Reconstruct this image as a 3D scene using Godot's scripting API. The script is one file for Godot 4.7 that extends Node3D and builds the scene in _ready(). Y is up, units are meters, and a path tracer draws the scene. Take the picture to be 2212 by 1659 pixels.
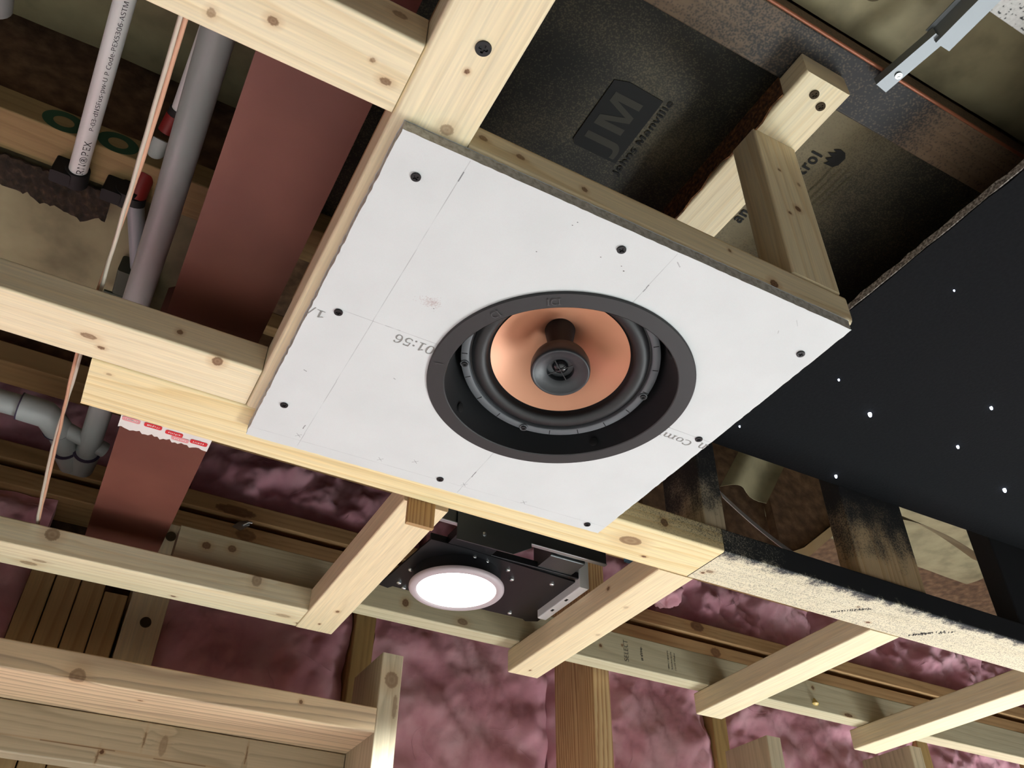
extends Node3D
# Unfinished basement ceiling: a framed drywall square with an in-ceiling speaker, battens, joists, ducts, pipes.
# All y values below are heights above the photographer's eye level; EYE lifts them above the floor.
const EYE := 1.6
var rng := RandomNumberGenerator.new()
var names := {}
var mats := {}

# ---------------------------------------------------------------- naming
func numbered(called: String) -> String:
	var n: int = names.get(called, -1) + 1
	names[called] = n
	return called if n == 0 else "%s_%03d" % [called, n]

func tag(o: Node, label: String, category: String, group := "") -> Node:
	o.set_meta("label", label)
	o.set_meta("category", category)
	if group != "":
		o.set_meta("group", group)
	return o

func thing(called: String, label: String, category: String, at: Vector3, group := "") -> Node3D:
	var o := Node3D.new()
	o.name = numbered(called)
	add_child(o)
	o.position = at + Vector3(0, EYE, 0)
	tag(o, label, category, group)
	return o

func put(mesh: Mesh, m: Material, called: String, parent: Node, at := Vector3.ZERO) -> MeshInstance3D:
	var o := MeshInstance3D.new()
	o.mesh = mesh
	o.material_override = m
	if parent == self:
		o.name = numbered(called)
		o.position = at + Vector3(0, EYE, 0)
	else:
		o.name = called
		o.position = at
	parent.add_child(o, true)
	return o

# ---------------------------------------------------------------- mesh helpers
func tri(st: SurfaceTool, p: Array, n: Array, uv: Array) -> void:
	var c: Vector3 = (p[1] - p[0]).cross(p[2] - p[0])
	var s: Vector3 = n[0] + n[1] + n[2]
	var order := [0, 2, 1] if c.dot(s) > 0.0 else [0, 1, 2]
	for i in order:
		st.set_normal(n[i])
		st.set_uv(uv[i])
		st.add_vertex(p[i])

func quad(st: SurfaceTool, a: Vector3, b: Vector3, c: Vector3, d: Vector3, n: Vector3, uv := [Vector2(0, 0), Vector2(1, 0), Vector2(1, 1), Vector2(0, 1)]) -> void:
	tri(st, [a, b, c], [n, n, n], [uv[0], uv[1], uv[2]])
	tri(st, [a, c, d], [n, n, n], [uv[0], uv[2], uv[3]])

func fresh() -> SurfaceTool:
	var st := SurfaceTool.new()
	st.begin(Mesh.PRIMITIVE_TRIANGLES)
	return st

# A box with rounded long edges; u runs along the length (0..1), v round the section (0..1):
# axis x: face order bottom, +z, top, -z; axis z: bottom, +x, top, -x; axis y: -z, +x, +z, -x
func bar_mesh(size: Vector3, axis: int, r := 0.002) -> ArrayMesh:
	var e := [Vector3.RIGHT, Vector3.UP, Vector3.BACK]
	var e0: Vector3 = e[axis]
	var e1: Vector3 = e[[2, 0, 0][axis]]
	var e2: Vector3 = e[[1, 2, 1][axis]]
	var half: float = absf(size.dot(e0)) / 2
	var w: float = absf(size.dot(e1))
	var h: float = absf(size.dot(e2))
	r = minf(r, minf(w, h) * 0.45)
	var pts := []
	var nrm := []
	var vv := []
	var corners := [[1, -1, -90.0, w], [1, 1, 0.0, w + h], [-1, 1, 90.0, 2 * w + h], [-1, -1, 180.0, 2 * w + 2 * h]]
	pts.append(Vector2(-w / 2 + r, -h / 2)); nrm.append(Vector2(0, -1)); vv.append(0.0)
	for c in corners:
		for k in 4:
			var ang: float = deg_to_rad(c[2] + k * 30.0)
			var d := Vector2(cos(ang), sin(ang))
			pts.append(Vector2(c[0] * (w / 2 - r), c[1] * (h / 2 - r)) + d * r)
			nrm.append(d)
			vv.append(c[3] + (k - 1.5) / 1.5 * r)
	var per := 2 * (w + h)
	var st := fresh()
	for i in pts.size() - 1:
		var j := i + 1
		var P := []
		var N := []
		var T := []
		for q in [[i, -1, 0.0], [j, -1, 0.0], [j, 1, 1.0], [i, 1, 1.0]]:
			P.append(e1 * pts[q[0]].x + e2 * pts[q[0]].y + e0 * (half * q[1]))
			N.append(e1 * nrm[q[0]].x + e2 * nrm[q[0]].y)
			T.append(Vector2(q[2], vv[q[0]] / per))
		tri(st, [P[0], P[1], P[2]], [N[0], N[1], N[2]], [T[0], T[1], T[2]])
		tri(st, [P[0], P[2], P[3]], [N[0], N[2], N[3]], [T[0], T[2], T[3]])
	for s in [-1, 1]:
		var nn: Vector3 = e0 * s
		for i in range(1, pts.size() - 1):
			var P := []
			var T := []
			for q in [0, i, i + 1]:
				P.append(e1 * pts[q].x + e2 * pts[q].y + e0 * (half * s))
				T.append(Vector2(0.5 + pts[q].x * 2.0, 0.5 + pts[q].y))
			tri(st, P, [nn, nn, nn], T)
	return st.commit()

# profile points (radius, height) turned round the y axis
func lathe(prof: Array, seg := 64, smooth := true) -> ArrayMesh:
	var st := fresh()
	var total := 0.0
	for i in prof.size() - 1:
		var a: Vector2 = prof[i]
		var b: Vector2 = prof[i + 1]
		var nseg := Vector2(b.y - a.y, -(b.x - a.x)).normalized()
		var na := nseg
		var nb := nseg
		if smooth:
			if i > 0:
				var z: Vector2 = prof[i - 1]
				var np := Vector2(a.y - z.y, -(a.x - z.x)).normalized()
				if np.dot(nseg) > 0.55:
					na = (np + nseg).normalized()
			if i < prof.size() - 2:
				var z2: Vector2 = prof[i + 2]
				var nq := Vector2(z2.y - b.y, -(z2.x - b.x)).normalized()
				if nq.dot(nseg) > 0.55:
					nb = (nq + nseg).normalized()
		for k in seg:
			var t0 := TAU * k / seg
			var t1 := TAU * (k + 1) / seg
			var c0 := Vector3(cos(t0), 0, sin(t0))
			var c1 := Vector3(cos(t1), 0, sin(t1))
			var up := Vector3.UP
			var P := [c0 * a.x + up * a.y, c1 * a.x + up * a.y, c1 * b.x + up * b.y, c0 * b.x + up * b.y]
			var N := [c0 * na.x + up * na.y, c1 * na.x + up * na.y, c1 * nb.x + up * nb.y, c0 * nb.x + up * nb.y]
			var T := [Vector2(float(k) / seg, total), Vector2(float(k + 1) / seg, total), Vector2(float(k + 1) / seg, total + 0.1), Vector2(float(k) / seg, total + 0.1)]
			if a.x > 0.00001:
				tri(st, [P[0], P[1], P[2]], [N[0], N[1], N[2]], [T[0], T[1], T[2]])
			if b.x > 0.00001:
				tri(st, [P[0], P[2], P[3]], [N[0], N[2], N[3]], [T[0], T[2], T[3]])
		total += 0.1
	return st.commit()

# a round tube through points
func tube(st: SurfaceTool, path: Array, r: float, seg := 14, caps := true) -> void:
	var up := Vector3(0.13, 0.9, 0.21).normalized()
	var rings := []
	for i in path.size():
		var d: Vector3 = (path[mini(i + 1, path.size() - 1)] - path[maxi(i - 1, 0)]).normalized()
		var s := d.cross(up).normalized()
		var t := s.cross(d).normalized()
		var ring := []
		for k in seg + 1:
			var a := TAU * k / seg
			ring.append(s * cos(a) + t * sin(a))
		rings.append(ring)
	for i in path.size() - 1:
		for k in seg:
			var P := [path[i] + rings[i][k] * r, path[i] + rings[i][k + 1] * r, path[i + 1] + rings[i + 1][k + 1] * r, path[i + 1] + rings[i + 1][k] * r]
			var N := [rings[i][k], rings[i][k + 1], rings[i + 1][k + 1], rings[i + 1][k]]
			var T := [Vector2(i, k), Vector2(i, k + 1), Vector2(i + 1, k + 1), Vector2(i + 1, k)]
			tri(st, [P[0], P[1], P[2]], [N[0], N[1], N[2]], [T[0], T[1], T[2]])
			tri(st, [P[0], P[2], P[3]], [N[0], N[2], N[3]], [T[0], T[2], T[3]])
	if caps:
		for q in [[0, 1], [path.size() - 1, path.size() - 2]]:
			var n: Vector3 = (path[q[0]] - path[q[1]]).normalized()
			for k in seg:
				tri(st, [path[q[0]], path[q[0]] + rings[q[0]][k] * r, path[q[0]] + rings[q[0]][k + 1] * r], [n, n, n], [Vector2.ZERO, Vector2.RIGHT, Vector2.ONE])

func tube_mesh(path: Array, r: float, seg := 14) -> ArrayMesh:
	var st := fresh()
	tube(st, path, r, seg)
	return st.commit()

# polygon in two axes, pushed along a third; axes as vectors
func prism(poly: PackedVector2Array, ax: Vector3, ay: Vector3, az: Vector3, depth: float) -> ArrayMesh:
	var st := fresh()
	var idx := Geometry2D.triangulate_polygon(poly)
	for s in [-1, 1]:
		for i in range(0, idx.size(), 3):
			var P := []
			var T := []
			for k in 3:
				var q: Vector2 = poly[idx[i + k]]
				P.append(ax * q.x + ay * q.y + az * (depth / 2 * s))
				T.append(q)
			var n: Vector3 = az * s
			tri(st, P, [n, n, n], T)
	var area := 0.0
	for i in poly.size():
		area += poly[i].cross(poly[(i + 1) % poly.size()])
	for i in poly.size():
		var a := poly[i]
		var b := poly[(i + 1) % poly.size()]
		var d := (b - a).normalized() * signf(area)
		var n := ax * d.y - ay * d.x
		quad(st, ax * a.x + ay * a.y - az * depth / 2, ax * b.x + ay * b.y - az * depth / 2, ax * b.x + ay * b.y + az * depth / 2, ax * a.x + ay * a.y + az * depth / 2, n)
	return st.commit()

# a sheet with a thickness: f(s, t) gives the point; smooth normals from neighbours
func sheet(nu: int, nv: int, f: Callable, thick: Vector3, uvs := Vector2(1, 1)) -> ArrayMesh:
	var st := fresh()
	var g := []
	for i in nu + 1:
		var row := []
		for j in nv + 1:
			row.append(f.call(float(i) / nu, float(j) / nv))
		g.append(row)
	for side in 2:
		var off := thick * side
		for i in nu:
			for j in nv:
				var P := []
				var N := []
				var T := []
				for q in [[i, j], [i + 1, j], [i + 1, j + 1], [i, j + 1]]:
					var a: int = q[0]
					var b: int = q[1]
					var du: Vector3 = g[mini(a + 1, nu)][b] - g[maxi(a - 1, 0)][b]
					var dv: Vector3 = g[a][mini(b + 1, nv)] - g[a][maxi(b - 1, 0)]
					var n := du.cross(dv).normalized()
					if n.dot(thick) > 0.0:
						n = -n
					N.append(n if side == 0 else -n)
					P.append(g[a][b] + off)
					T.append(Vector2(float(a) / nu, float(b) / nv) * uvs)
				tri(st, [P[0], P[1], P[2]], [N[0], N[1], N[2]], [T[0], T[1], T[2]])
				tri(st, [P[0], P[2], P[3]], [N[0], N[2], N[3]], [T[0], T[2], T[3]])
	var rim := []
	for i in nu + 1: rim.append([i, 0])
	for j in range(1, nv + 1): rim.append([nu, j])
	for i in range(nu - 1, -1, -1): rim.append([i, nv])
	for j in range(nv - 1, -1, -1): rim.append([0, j])
	var mid: Vector3 = g[nu / 2][nv / 2]
	for k in rim.size() - 1:
		var a: Vector3 = g[rim[k][0]][rim[k][1]]
		var b: Vector3 = g[rim[k + 1][0]][rim[k + 1][1]]
		var n := (b - a).cross(thick).normalized()
		if n.dot(a - mid) < 0.0:
			n = -n
		quad(st, a, b, b + thick, a + thick, n)
	return st.commit()

# flat lettering; ax is the reading direction, ay the letters' up
func lettering(text: String, height: float, font: String, ax: Vector3, ay: Vector3, width := 0.0, bold := false) -> ArrayMesh:
	var f := SystemFont.new()
	f.font_names = PackedStringArray([font])
	if bold:
		f.font_weight = 700
	var tm := TextMesh.new()
	tm.text = text
	tm.font = f
	tm.font_size = 64
	tm.pixel_size = 0.01
	tm.depth = 0.0
	tm.curve_step = 2.0
	var arr := tm.get_mesh_arrays()
	var src: PackedVector3Array = arr[Mesh.ARRAY_VERTEX]
	var idx: PackedInt32Array = arr[Mesh.ARRAY_INDEX]
	if src.size() == 0:
		return ArrayMesh.new()
	var lo := src[0]
	var hi := src[0]
	for p in src:
		lo = lo.min(p)
		hi = hi.max(p)
	var sy := height / (hi.y - lo.y)
	var sx := sy if width == 0.0 else width / (hi.x - lo.x)
	var st := fresh()
	var n := ax.cross(ay)
	for i in range(0, idx.size(), 3):
		var P := []
		for k in 3:
			var q := src[idx[i + k]]
			P.append(ax * ((q.x - (lo.x + hi.x) / 2) * sx) + ay * ((q.y - (lo.y + hi.y) / 2) * sy))
		tri(st, P, [n, n, n], [Vector2.ZERO, Vector2.RIGHT, Vector2.ONE])
	return st.commit()

# lettering bent round a pipe whose axis is ax; ay is the side the letters face
func pipe_lettering(text: String, height: float, length: float, r: float, ax: Vector3, face: Vector3) -> ArrayMesh:
	var f := face.normalized()
	var upv := f.cross(ax).normalized()
	var flat := lettering(text, height, "Droid Sans", Vector3.RIGHT, Vector3.UP, length)
	var st := fresh()
	var vs: PackedVector3Array = flat.surface_get_arrays(0)[Mesh.ARRAY_VERTEX]
	for i in range(0, vs.size(), 3):
		var P := []
		var N := []
		for k in 3:
			var a := vs[i + k].y / r
			var d := f * cos(a) + upv * sin(a)
			N.append(d)
			P.append(ax * vs[i + k].x + d * r)
		tri(st, P, N, [Vector2.ZERO, Vector2.RIGHT, Vector2.ONE])
	return st.commit()

# ---------------------------------------------------------------- materials
func mat(key: String, c: Color, rough := 0.8, metal := 0.0) -> StandardMaterial3D:
	if mats.has(key):
		return mats[key]
	var m := StandardMaterial3D.new()
	m.albedo_color = c
	m.roughness = rough
	m.metallic = metal
	mats[key] = m
	return m

func rgb(r: int, g: int, b: int) -> Color:
	return Color(r / 255.0, g / 255.0, b / 255.0)

func noise_mat(key: String, stops: Array, freq: float, scale: float, rough := 0.9, bump := 0.0, octaves := 5, seed_ := 3) -> StandardMaterial3D:
	if mats.has(key):
		return mats[key]
	var m := StandardMaterial3D.new()
	var n := FastNoiseLite.new()
	n.seed = seed_
	n.noise_type = FastNoiseLite.TYPE_SIMPLEX_SMOOTH
	n.frequency = freq
	n.fractal_octaves = octaves
	var g := Gradient.new()
	var offs := PackedFloat32Array()
	var cols := PackedColorArray()
	for s in stops:
		offs.append(s[0])
		cols.append(s[1])
	g.offsets = offs
	g.colors = cols
	var t := NoiseTexture2D.new()
	t.width = 512
	t.height = 512
	t.seamless = true
	t.noise = n
	t.color_ramp = g
	m.albedo_texture = t
	m.uv1_triplanar = true
	m.uv1_world_triplanar = true
	m.uv1_scale = Vector3.ONE * scale
	m.roughness = rough
	if bump > 0.0:
		var t2 := NoiseTexture2D.new()
		t2.width = 512
		t2.height = 512
		t2.seamless = true
		t2.noise = n
		t2.as_normal_map = true
		t2.bump_strength = 6.0
		m.normal_enabled = true
		m.normal_texture = t2
		m.normal_scale = bump
	mats[key] = m
	return m

# planed softwood: rings, fibre and knots painted round the four faces of one board
# knots: [metres along, metres round, radius along, radius round, darkness 0..1]
# spray: black paint overspray, {v0, v1, u0, u1, full}; speckled threshold along its edge
func wood_tex(length: float, per: float, ppm: float, seed_: int, tone: Array, knots: Array, spray: Array, rings := 55.0, contrast := 0.3) -> ImageTexture:
	var w := clampi(int(length * ppm), 48, 2000)
	var h := clampi(int(per * ppm), 32, 600)
	var n := FastNoiseLite.new()
	n.seed = seed_
	n.noise_type = FastNoiseLite.TYPE_SIMPLEX_SMOOTH
	n.frequency = 1.0
	n.fractal_type = FastNoiseLite.FRACTAL_NONE
	var data := PackedByteArray()
	data.resize(w * h * 3)
	var early: Color = tone[0]
	var late: Color = tone[1]
	var knot_c := Color(0.36, 0.22, 0.12)
	var rs := RandomNumberGenerator.new()
	rs.seed = seed_ * 77 + 5
	var slope := rs.randf_range(-0.012, 0.012)
	for y in h:
		var v := per * (y + 0.5) / h
		for x in w:
			var u := length * (x + 0.5) / w
			var q := v + slope * u + 0.011 * n.get_noise_2d(u * 1.7, v * 9.0)
			var kmix := 0.0
			var halo := 0.0
			for k in knots:
				var du: float = (u - k[0]) / k[2]
				var dv: float = (v - k[1]) / k[3]
				var d2 := du * du + dv * dv
				if d2 < 40.0:
					var du2: float = du * 0.35
					q += 0.55 * k[3] * signf(dv + 0.01) * exp(-(du2 * du2 + dv * dv * 0.25))
					if d2 < 1.0:
						kmix = maxf(kmix, k[4] * (0.9 + 0.1 * sin(sqrt(d2) * 11.0)))
					elif d2 < 6.0:
						halo = maxf(halo, k[4] * 0.34 * (1.0 - (sqrt(d2) - 1.0) / 1.45))
			var ring := q * rings + 0.8 * n.get_noise_2d(u * 0.6 + 31.0, v * 20.0)
			ring = ring - floorf(ring)
			ring = pow(ring, 3.0) * (1.0 - smoothstep(0.9, 1.0, ring))
			var fibre := n.get_noise_2d(u * 16.0, v * 1100.0 + 9.0) * 0.05 + n.get_noise_2d(u * 3.0 + 50.0, v * 300.0) * 0.05
			var blot := n.get_noise_2d(u * 4.0 + 11.0, v * 12.0 + 4.0) * 0.07
			var c := early.lerp(late, clampf(ring * contrast * 2.2 + 0.12 + blot + fibre, 0.0, 1.0))
			c = c * (1.0 + fibre * 0.8)
			if halo > 0.0:
				c = c.lerp(Color(0.62, 0.42, 0.24), halo)
			if kmix > 0.0:
				c = c.lerp(knot_c, kmix)
			for s in spray:
				var e: float = v + (n.get_noise_2d(u * 22.0, v * 22.0) + 0.5 * n.get_noise_2d(u * 90.0, v * 90.0)) * s.fuzz * 0.6
				var a: float = smoothstep(s.v0, s.v1, e) * smoothstep(s.u0, s.u1, u + n.get_noise_2d(u * 20.0, v * 20.0) * 0.03) * s.full
				if s.has("vend"):
					a *= 1.0 - smoothstep(s.vend - 0.01, s.vend, e)
				if s.has("uend"):
					a *= 1.0 - smoothstep(s.uend - 0.08, s.uend, u)
				if a > 0.0 and (a > 0.97 or rs.randf() < a):
					c = c.lerp(Color(0.12, 0.125, 0.135), 0.30 + 0.70 * a)
				if a > 0.0:
					c = c.lerp(Color(0.12, 0.125, 0.135), a * s.get("haze", 0.45))
			var o := (y * w + x) * 3
			data[o] = clampi(int(c.r * 255.0), 0, 255)
			data[o + 1] = clampi(int(c.g * 255.0), 0, 255)
			data[o + 2] = clampi(int(c.b * 255.0), 0, 255)
	return ImageTexture.create_from_image(Image.create_from_data(w, h, false, Image.FORMAT_RGB8, data))

var PALE := [Color(0.93, 0.875, 0.745), Color(0.83, 0.73, 0.55)]
var YELLOW := [Color(0.93, 0.865, 0.69), Color(0.84, 0.72, 0.49)]
var TAN := [Color(0.86, 0.75, 0.58), Color(0.72, 0.56, 0.38)]
var BROWN := [Color(0.72, 0.58, 0.40), Color(0.55, 0.40, 0.25)]
var GREY := [Color(0.80, 0.74, 0.63), Color(0.60, 0.54, 0.44)]
var wood_seed := 100

func wood_mat(size: Vector3, axis: int, o: Dictionary) -> StandardMaterial3D:
	wood_seed += 7
	var dims := [size.x, size.y, size.z]
	var length: float = dims[axis]
	var per: float = 2.0 * (size.x + size.y + size.z - length)
	var m := StandardMaterial3D.new()
	m.albedo_texture = wood_tex(length, per, o.get("ppm", 700.0), o.get("seed", wood_seed), o.get("tone", PALE), o.get("knots", []), o.get("spray", []), o.get("rings", 55.0), o.get("contrast", 0.3))
	m.roughness = 0.72
	return m

# one board as a top-level thing
func board(called: String, label: String, category: String, lo: Vector3, hi: Vector3, axis: int, o := {}) -> MeshInstance3D:
	var size := hi - lo
	var m: Material = o.mat if o.has("mat") else wood_mat(size, axis, o)
	var b := put(bar_mesh(size, axis, o.get("round", 0.0025)), m, called, self, (lo + hi) / 2)
	tag(b, label, category, o.get("group", ""))
	if o.has("turn"):
		b.rotation.y = deg_to_rad(o.turn)
	return b

func part_box(called: String, parent: Node3D, lo: Vector3, hi: Vector3, axis: int, m: Material, r := 0.0015) -> MeshInstance3D:
	# lo and hi in the scene's frame; parent stands unturned
	var at := (lo + hi) / 2 - (parent.position - Vector3(0, EYE, 0))
	return put(bar_mesh(hi - lo, axis, r), m, called, parent, at)

func structure(called: String, lo: Vector3, hi: Vector3, m: Material) -> MeshInstance3D:
	var b := put(bar_mesh(hi - lo, 0, 0.001), m, called, self, (lo + hi) / 2)
	b.set_meta("kind", "structure")
	return b

# screw head seen from below: countersunk disc with a cross recess
func screw_mesh(r: float) -> ArrayMesh:
	var st := fresh()
	var seg := 40
	var n := Vector3.DOWN
	for k in seg:
		var P := []
		for kk in [k, k + 1]:
			var a: float = TAU * kk / seg
			var c := absf(cos(a))
			var s := absf(sin(a))
			var arm := 0.17
			var reach := 0.58
			var rr := 1.0
			var big := maxf(c, s)
			var small := minf(c, s)
			rr = minf(reach / maxf(big, 0.001), arm / maxf(small, 0.001))
			var d := Vector3(cos(a), 0, sin(a))
			P.append([d * r * 0.96 + Vector3.DOWN * 0.0012, d * rr * r + Vector3.DOWN * 0.0012, d * rr * r * 0.8 + Vector3.DOWN * 0.0001, d * r, d])
		var a0: Array = P[0]
		var a1: Array = P[1]
		quad(st, a0[0], a1[0], a1[1], a0[1], n)
		quad(st, a0[1], a1[1], a1[2], a0[2], -(a0[4] + a1[4]).normalized())
		tri(st, [a0[2], a1[2], Vector3.DOWN * 0.00005], [n, n, n], [Vector2.ZERO, Vector2.RIGHT, Vector2.ONE])
		quad(st, a0[0], a1[0], a1[3], a0[3], ((a0[4] + a1[4]) * 0.5 + Vector3.UP * 0.4).normalized())
	return st.commit()

# ================================================================ the scene
func _ready() -> void:
	rng.seed = 20240
	# ---- camera
	var cam := Camera3D.new()
	cam.name = "camera"
	cam.fov = 47.69
	cam.near = 0.02
	cam.far = 60.0
	add_child(cam)
	var yaw := deg_to_rad(27.919)
	var pitch := deg_to_rad(39.120)
	var roll := deg_to_rad(0.970)
	var fwd := Vector3(sin(yaw) * cos(pitch), sin(pitch), -cos(yaw) * cos(pitch))
	var r0 := Vector3(cos(yaw), 0, sin(yaw))
	var u0 := r0.cross(fwd)
	var right := r0 * cos(roll) + u0 * sin(roll)
	var up := u0 * cos(roll) - r0 * sin(roll)
	cam.transform = Transform3D(Basis(right, up, -fwd), Vector3(0, EYE, 0))
	cam.current = true
	# ---- environment
	var we := WorldEnvironment.new()
	we.name = "environment"
	var env := Environment.new()
	env.background_mode = Environment.BG_COLOR
	env.background_color = Color(0, 0, 0)
	env.tonemap_mode = Environment.TONE_MAPPER_LINEAR
	env.tonemap_exposure = 0.91
	env.sdfgi_enabled = true
	env.ssao_enabled = true
	env.ssil_enabled = true
	we.environment = env
	add_child(we)
	# ---- room, then things
	room()
	print("room ", Time.get_ticks_msec())
	speaker_frame()
	print("frame ", Time.get_ticks_msec())
	drywall()
	speaker()
	battens()
	print("battens ", Time.get_ticks_msec())
	far_wall()
	print("far wall ", Time.get_ticks_msec())
	joists()
	star_ceiling()
	services()
	recessed_light("recessed_light", Vector3(0.527, 0.615, -1.172), "slim round recessed downlight lit on a black plate between cross blocks", 1.7, true)
	recessed_light("recessed_light", Vector3(-0.75, 0.60, -1.13), "added fill downlight out of view farther along the batten past the drain pipe", 13.0, false)  # unseen fill lamp, added for more bounce off the floor
	recessed_light("recessed_light", Vector3(2.3, 0.60, -1.13), "added fill downlight out of view past the last cross block", 10.0, false)  # second added fill lamp, brightens floor and far wall from out of view
	recessed_light("recessed_light", Vector3(1.05, 0.60, 0.28), "added fill downlight hung under the star panel over the open room", 13.0, false)  # added fill lamp, lifts the faces towards the open room
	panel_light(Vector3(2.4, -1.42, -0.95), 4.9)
	print("done ", Time.get_ticks_msec())

func room() -> void:
	var conc := noise_mat("concrete", [[0.0, rgb(168, 167, 164)], [0.5, rgb(196, 195, 192)], [1.0, rgb(212, 211, 208)]], 0.01, 0.5, 0.85)
	var paint := noise_mat("wall paint", [[0.0, rgb(128, 127, 125)], [1.0, rgb(146, 145, 143)]], 0.01, 1.0, 0.9)
	var osb := osb_mat()
	structure("floor", Vector3(-2.5, -1.75, -1.8), Vector3(3.6, -1.6, 3.0), conc)
	structure("ceiling", Vector3(-2.5, 1.19, -1.8), Vector3(3.6, 1.22, 3.0), osb)
	structure("wall_far", Vector3(-2.5, -1.6, -1.80), Vector3(3.6, 1.19, -1.71), osb)
	structure("wall_left", Vector3(-2.6, -1.6, -1.8), Vector3(-2.5, 1.22, 3.0), paint)
	structure("wall_right", Vector3(3.6, -1.6, -1.8), Vector3(3.7, 1.22, 3.0), paint)
	structure("wall_back", Vector3(-2.5, -1.6, 3.0), Vector3(3.6, 1.22, 3.1), paint)

func osb_mat() -> StandardMaterial3D:
	return noise_mat("strand board", [[0.0, rgb(76, 54, 38)], [0.4, rgb(100, 74, 53)], [0.6, rgb(112, 84, 60)], [1.0, rgb(134, 104, 76)]], 0.02, 3.0, 0.85, 0.25, 4, 8)

# ---------------------------------------------------------------- frame round the speaker panel
func speaker_frame() -> void:
	var g := "timbers of the speaker frame"
	board("frame_rail", "pale long rail with a black deck screw showing a narrow strip beside the drywall square", "frame rail", Vector3(0.098, 0.586, -0.8155), Vector3(0.1635, 0.624, 0.45), 2,
		{"group": g, "ppm": 1000.0, "round": 0.004, "knots": [[0.485, 0.033, 0.002, 0.002, 0.9], [0.432, 0.042, 0.005, 0.006, 0.5]], "contrast": 0.1})
	var rail := get_node("frame_rail") as MeshInstance3D
	var sc := put(screw_mesh(0.0062), mat("black screw", rgb(30, 30, 32), 0.5, 0.3), "screw", rail, Vector3(0.135 - 0.13075, -0.0191, -0.308 + 0.18275))
	sc.set_meta("label", "black phosphate screw head")
	board("frame_rail", "greyish rail with a rounded lower edge and knots joining the hanger post", "frame rail", Vector3(0.164, 0.5862, -0.453), Vector3(0.583, 0.624, -0.390), 0,
		{"group": g, "ppm": 1000.0, "round": 0.006, "tone": PALE, "contrast": 0.35, "knots": [[0.32, 0.068, 0.005, 0.005, 0.9], [0.047, 0.082, 0.004, 0.003, 0.6], [0.11, 0.078, 0.003, 0.003, 0.7], [0.012, 0.084, 0.004, 0.003, 0.6], [0.27, 0.087, 0.002, 0.002, 0.7]]})
	board("frame_rail", "frame rail hidden above the drywall edge beside the dark star panel", "frame rail", Vector3(0.5145, 0.5865, -0.815), Vector3(0.578, 0.624, -0.4535), 2, {"group": g, "ppm": 400.0})
	# nailer laid on the long rail
	board("nailer_strip", "dim brown nailer strip lying on top of the long frame rail by the red duct", "batten", Vector3(0.103, 0.6242, -0.70), Vector3(0.163, 0.660, -0.20), 2, {"ppm": 400.0, "tone": BROWN})
	# rear rail, a wider plank that carries the panel and runs on
	board("rear_plank", "yellow wide plank under the far edge of the drywall square with a big oval knot", "plank", Vector3(-0.064, 0.586, -0.904), Vector3(0.772, 0.624, -0.816), 0,
		{"group": g, "ppm": 1100.0, "tone": YELLOW, "round": 0.003, "contrast": 0.32, "seed": 411,
		"knots": [[0.705, 0.047, 0.017, 0.011, 0.62], [0.747, 0.018, 0.004, 0.0022, 1.0], [0.02, 0.07, 0.003, 0.002, 0.4], [0.735, 0.105, 0.006, 0.006, 0.75]],
		"spray": [{"v0": 0.085, "v1": 0.12, "u0": 0.60, "u1": 0.95, "full": 0.5, "fuzz": 0.01, "vend": 0.2}]})
	var pb := board("rear_plank", "pale speckled plank with black paint overspray running on beside the dark star panel", "plank", Vector3(0.7735, 0.586, -0.904), Vector3(2.35, 0.624, -0.8165), 0,
		{"group": g, "ppm": 900.0, "round": 0.003, "contrast": 0.15, "seed": 523, "tone": [Color(0.90, 0.86, 0.75), Color(0.80, 0.74, 0.60)],
		"knots": [[0.018, 0.028, 0.006, 0.0035, 0.6], [0.012, 0.02, 0.003, 0.0025, 1.0], [0.29, 0.05, 0.003, 0.002, 0.6], [0.345, 0.015, 0.004, 0.0025, 1.0], [0.385, 0.098, 0.006, 0.005, 0.9]],
		"spray": [{"v0": 0.072, "v1": 0.093, "u0": -0.3, "u1": 0.16, "full": 1.0, "fuzz": 0.016, "vend": 0.2}, {"v0": -0.6, "v1": 0.5, "u0": -0.3, "u1": 0.2, "full": 0.24, "fuzz": 0.0, "haze": 0.55, "vend": 0.2}]})
	var ink := mat("lumber ink", rgb(66, 64, 60), 0.8)
	for s in [[1.06, -0.868, 0.055, 0.008], [1.075, -0.858, 0.03, 0.006], [1.235, -0.866, 0.05, 0.010], [1.225, -0.878, 0.034, 0.012], [1.255, -0.853, 0.02, 0.008]]:
		smudge(pb, ink, Vector3(s[0] - 1.56175, -0.0192, s[1] + 0.86025), Vector3(0.72, 0, 0.69).normalized(), Vector3(0.69, 0, -0.72).normalized(), s[2], s[3], int(s[0] * 900))
	# hanger post and the board it hangs from
	board("hanger_post", "upright post standing on the front rail corner beside the dark shadowed gap", "post", Vector3(0.515, 0.6242, -0.428), Vector3(0.578, 0.8615, -0.390), 1,
		{"group": g, "ppm": 1000.0, "round": 0.0025, "contrast": 0.3, "seed": 614, "knots": [[0.115, 0.128, 0.004, 0.004, 0.9], [0.10, 0.143, 0.002, 0.0025, 0.8], [0.175, 0.14, 0.002, 0.002, 0.7], [0.165, 0.114, 0.003, 0.002, 0.5]]})
	var hb := board("hanger_board", "sawn board with bark edge and two dark screw holes crossing under a joist", "board", Vector3(0.518, 0.862, -0.90), Vector3(0.582, 0.8985, -0.306), 2,
		{"group": g, "ppm": 900.0, "round": 0.004, "contrast": 0.2, "seed": 702})
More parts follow.
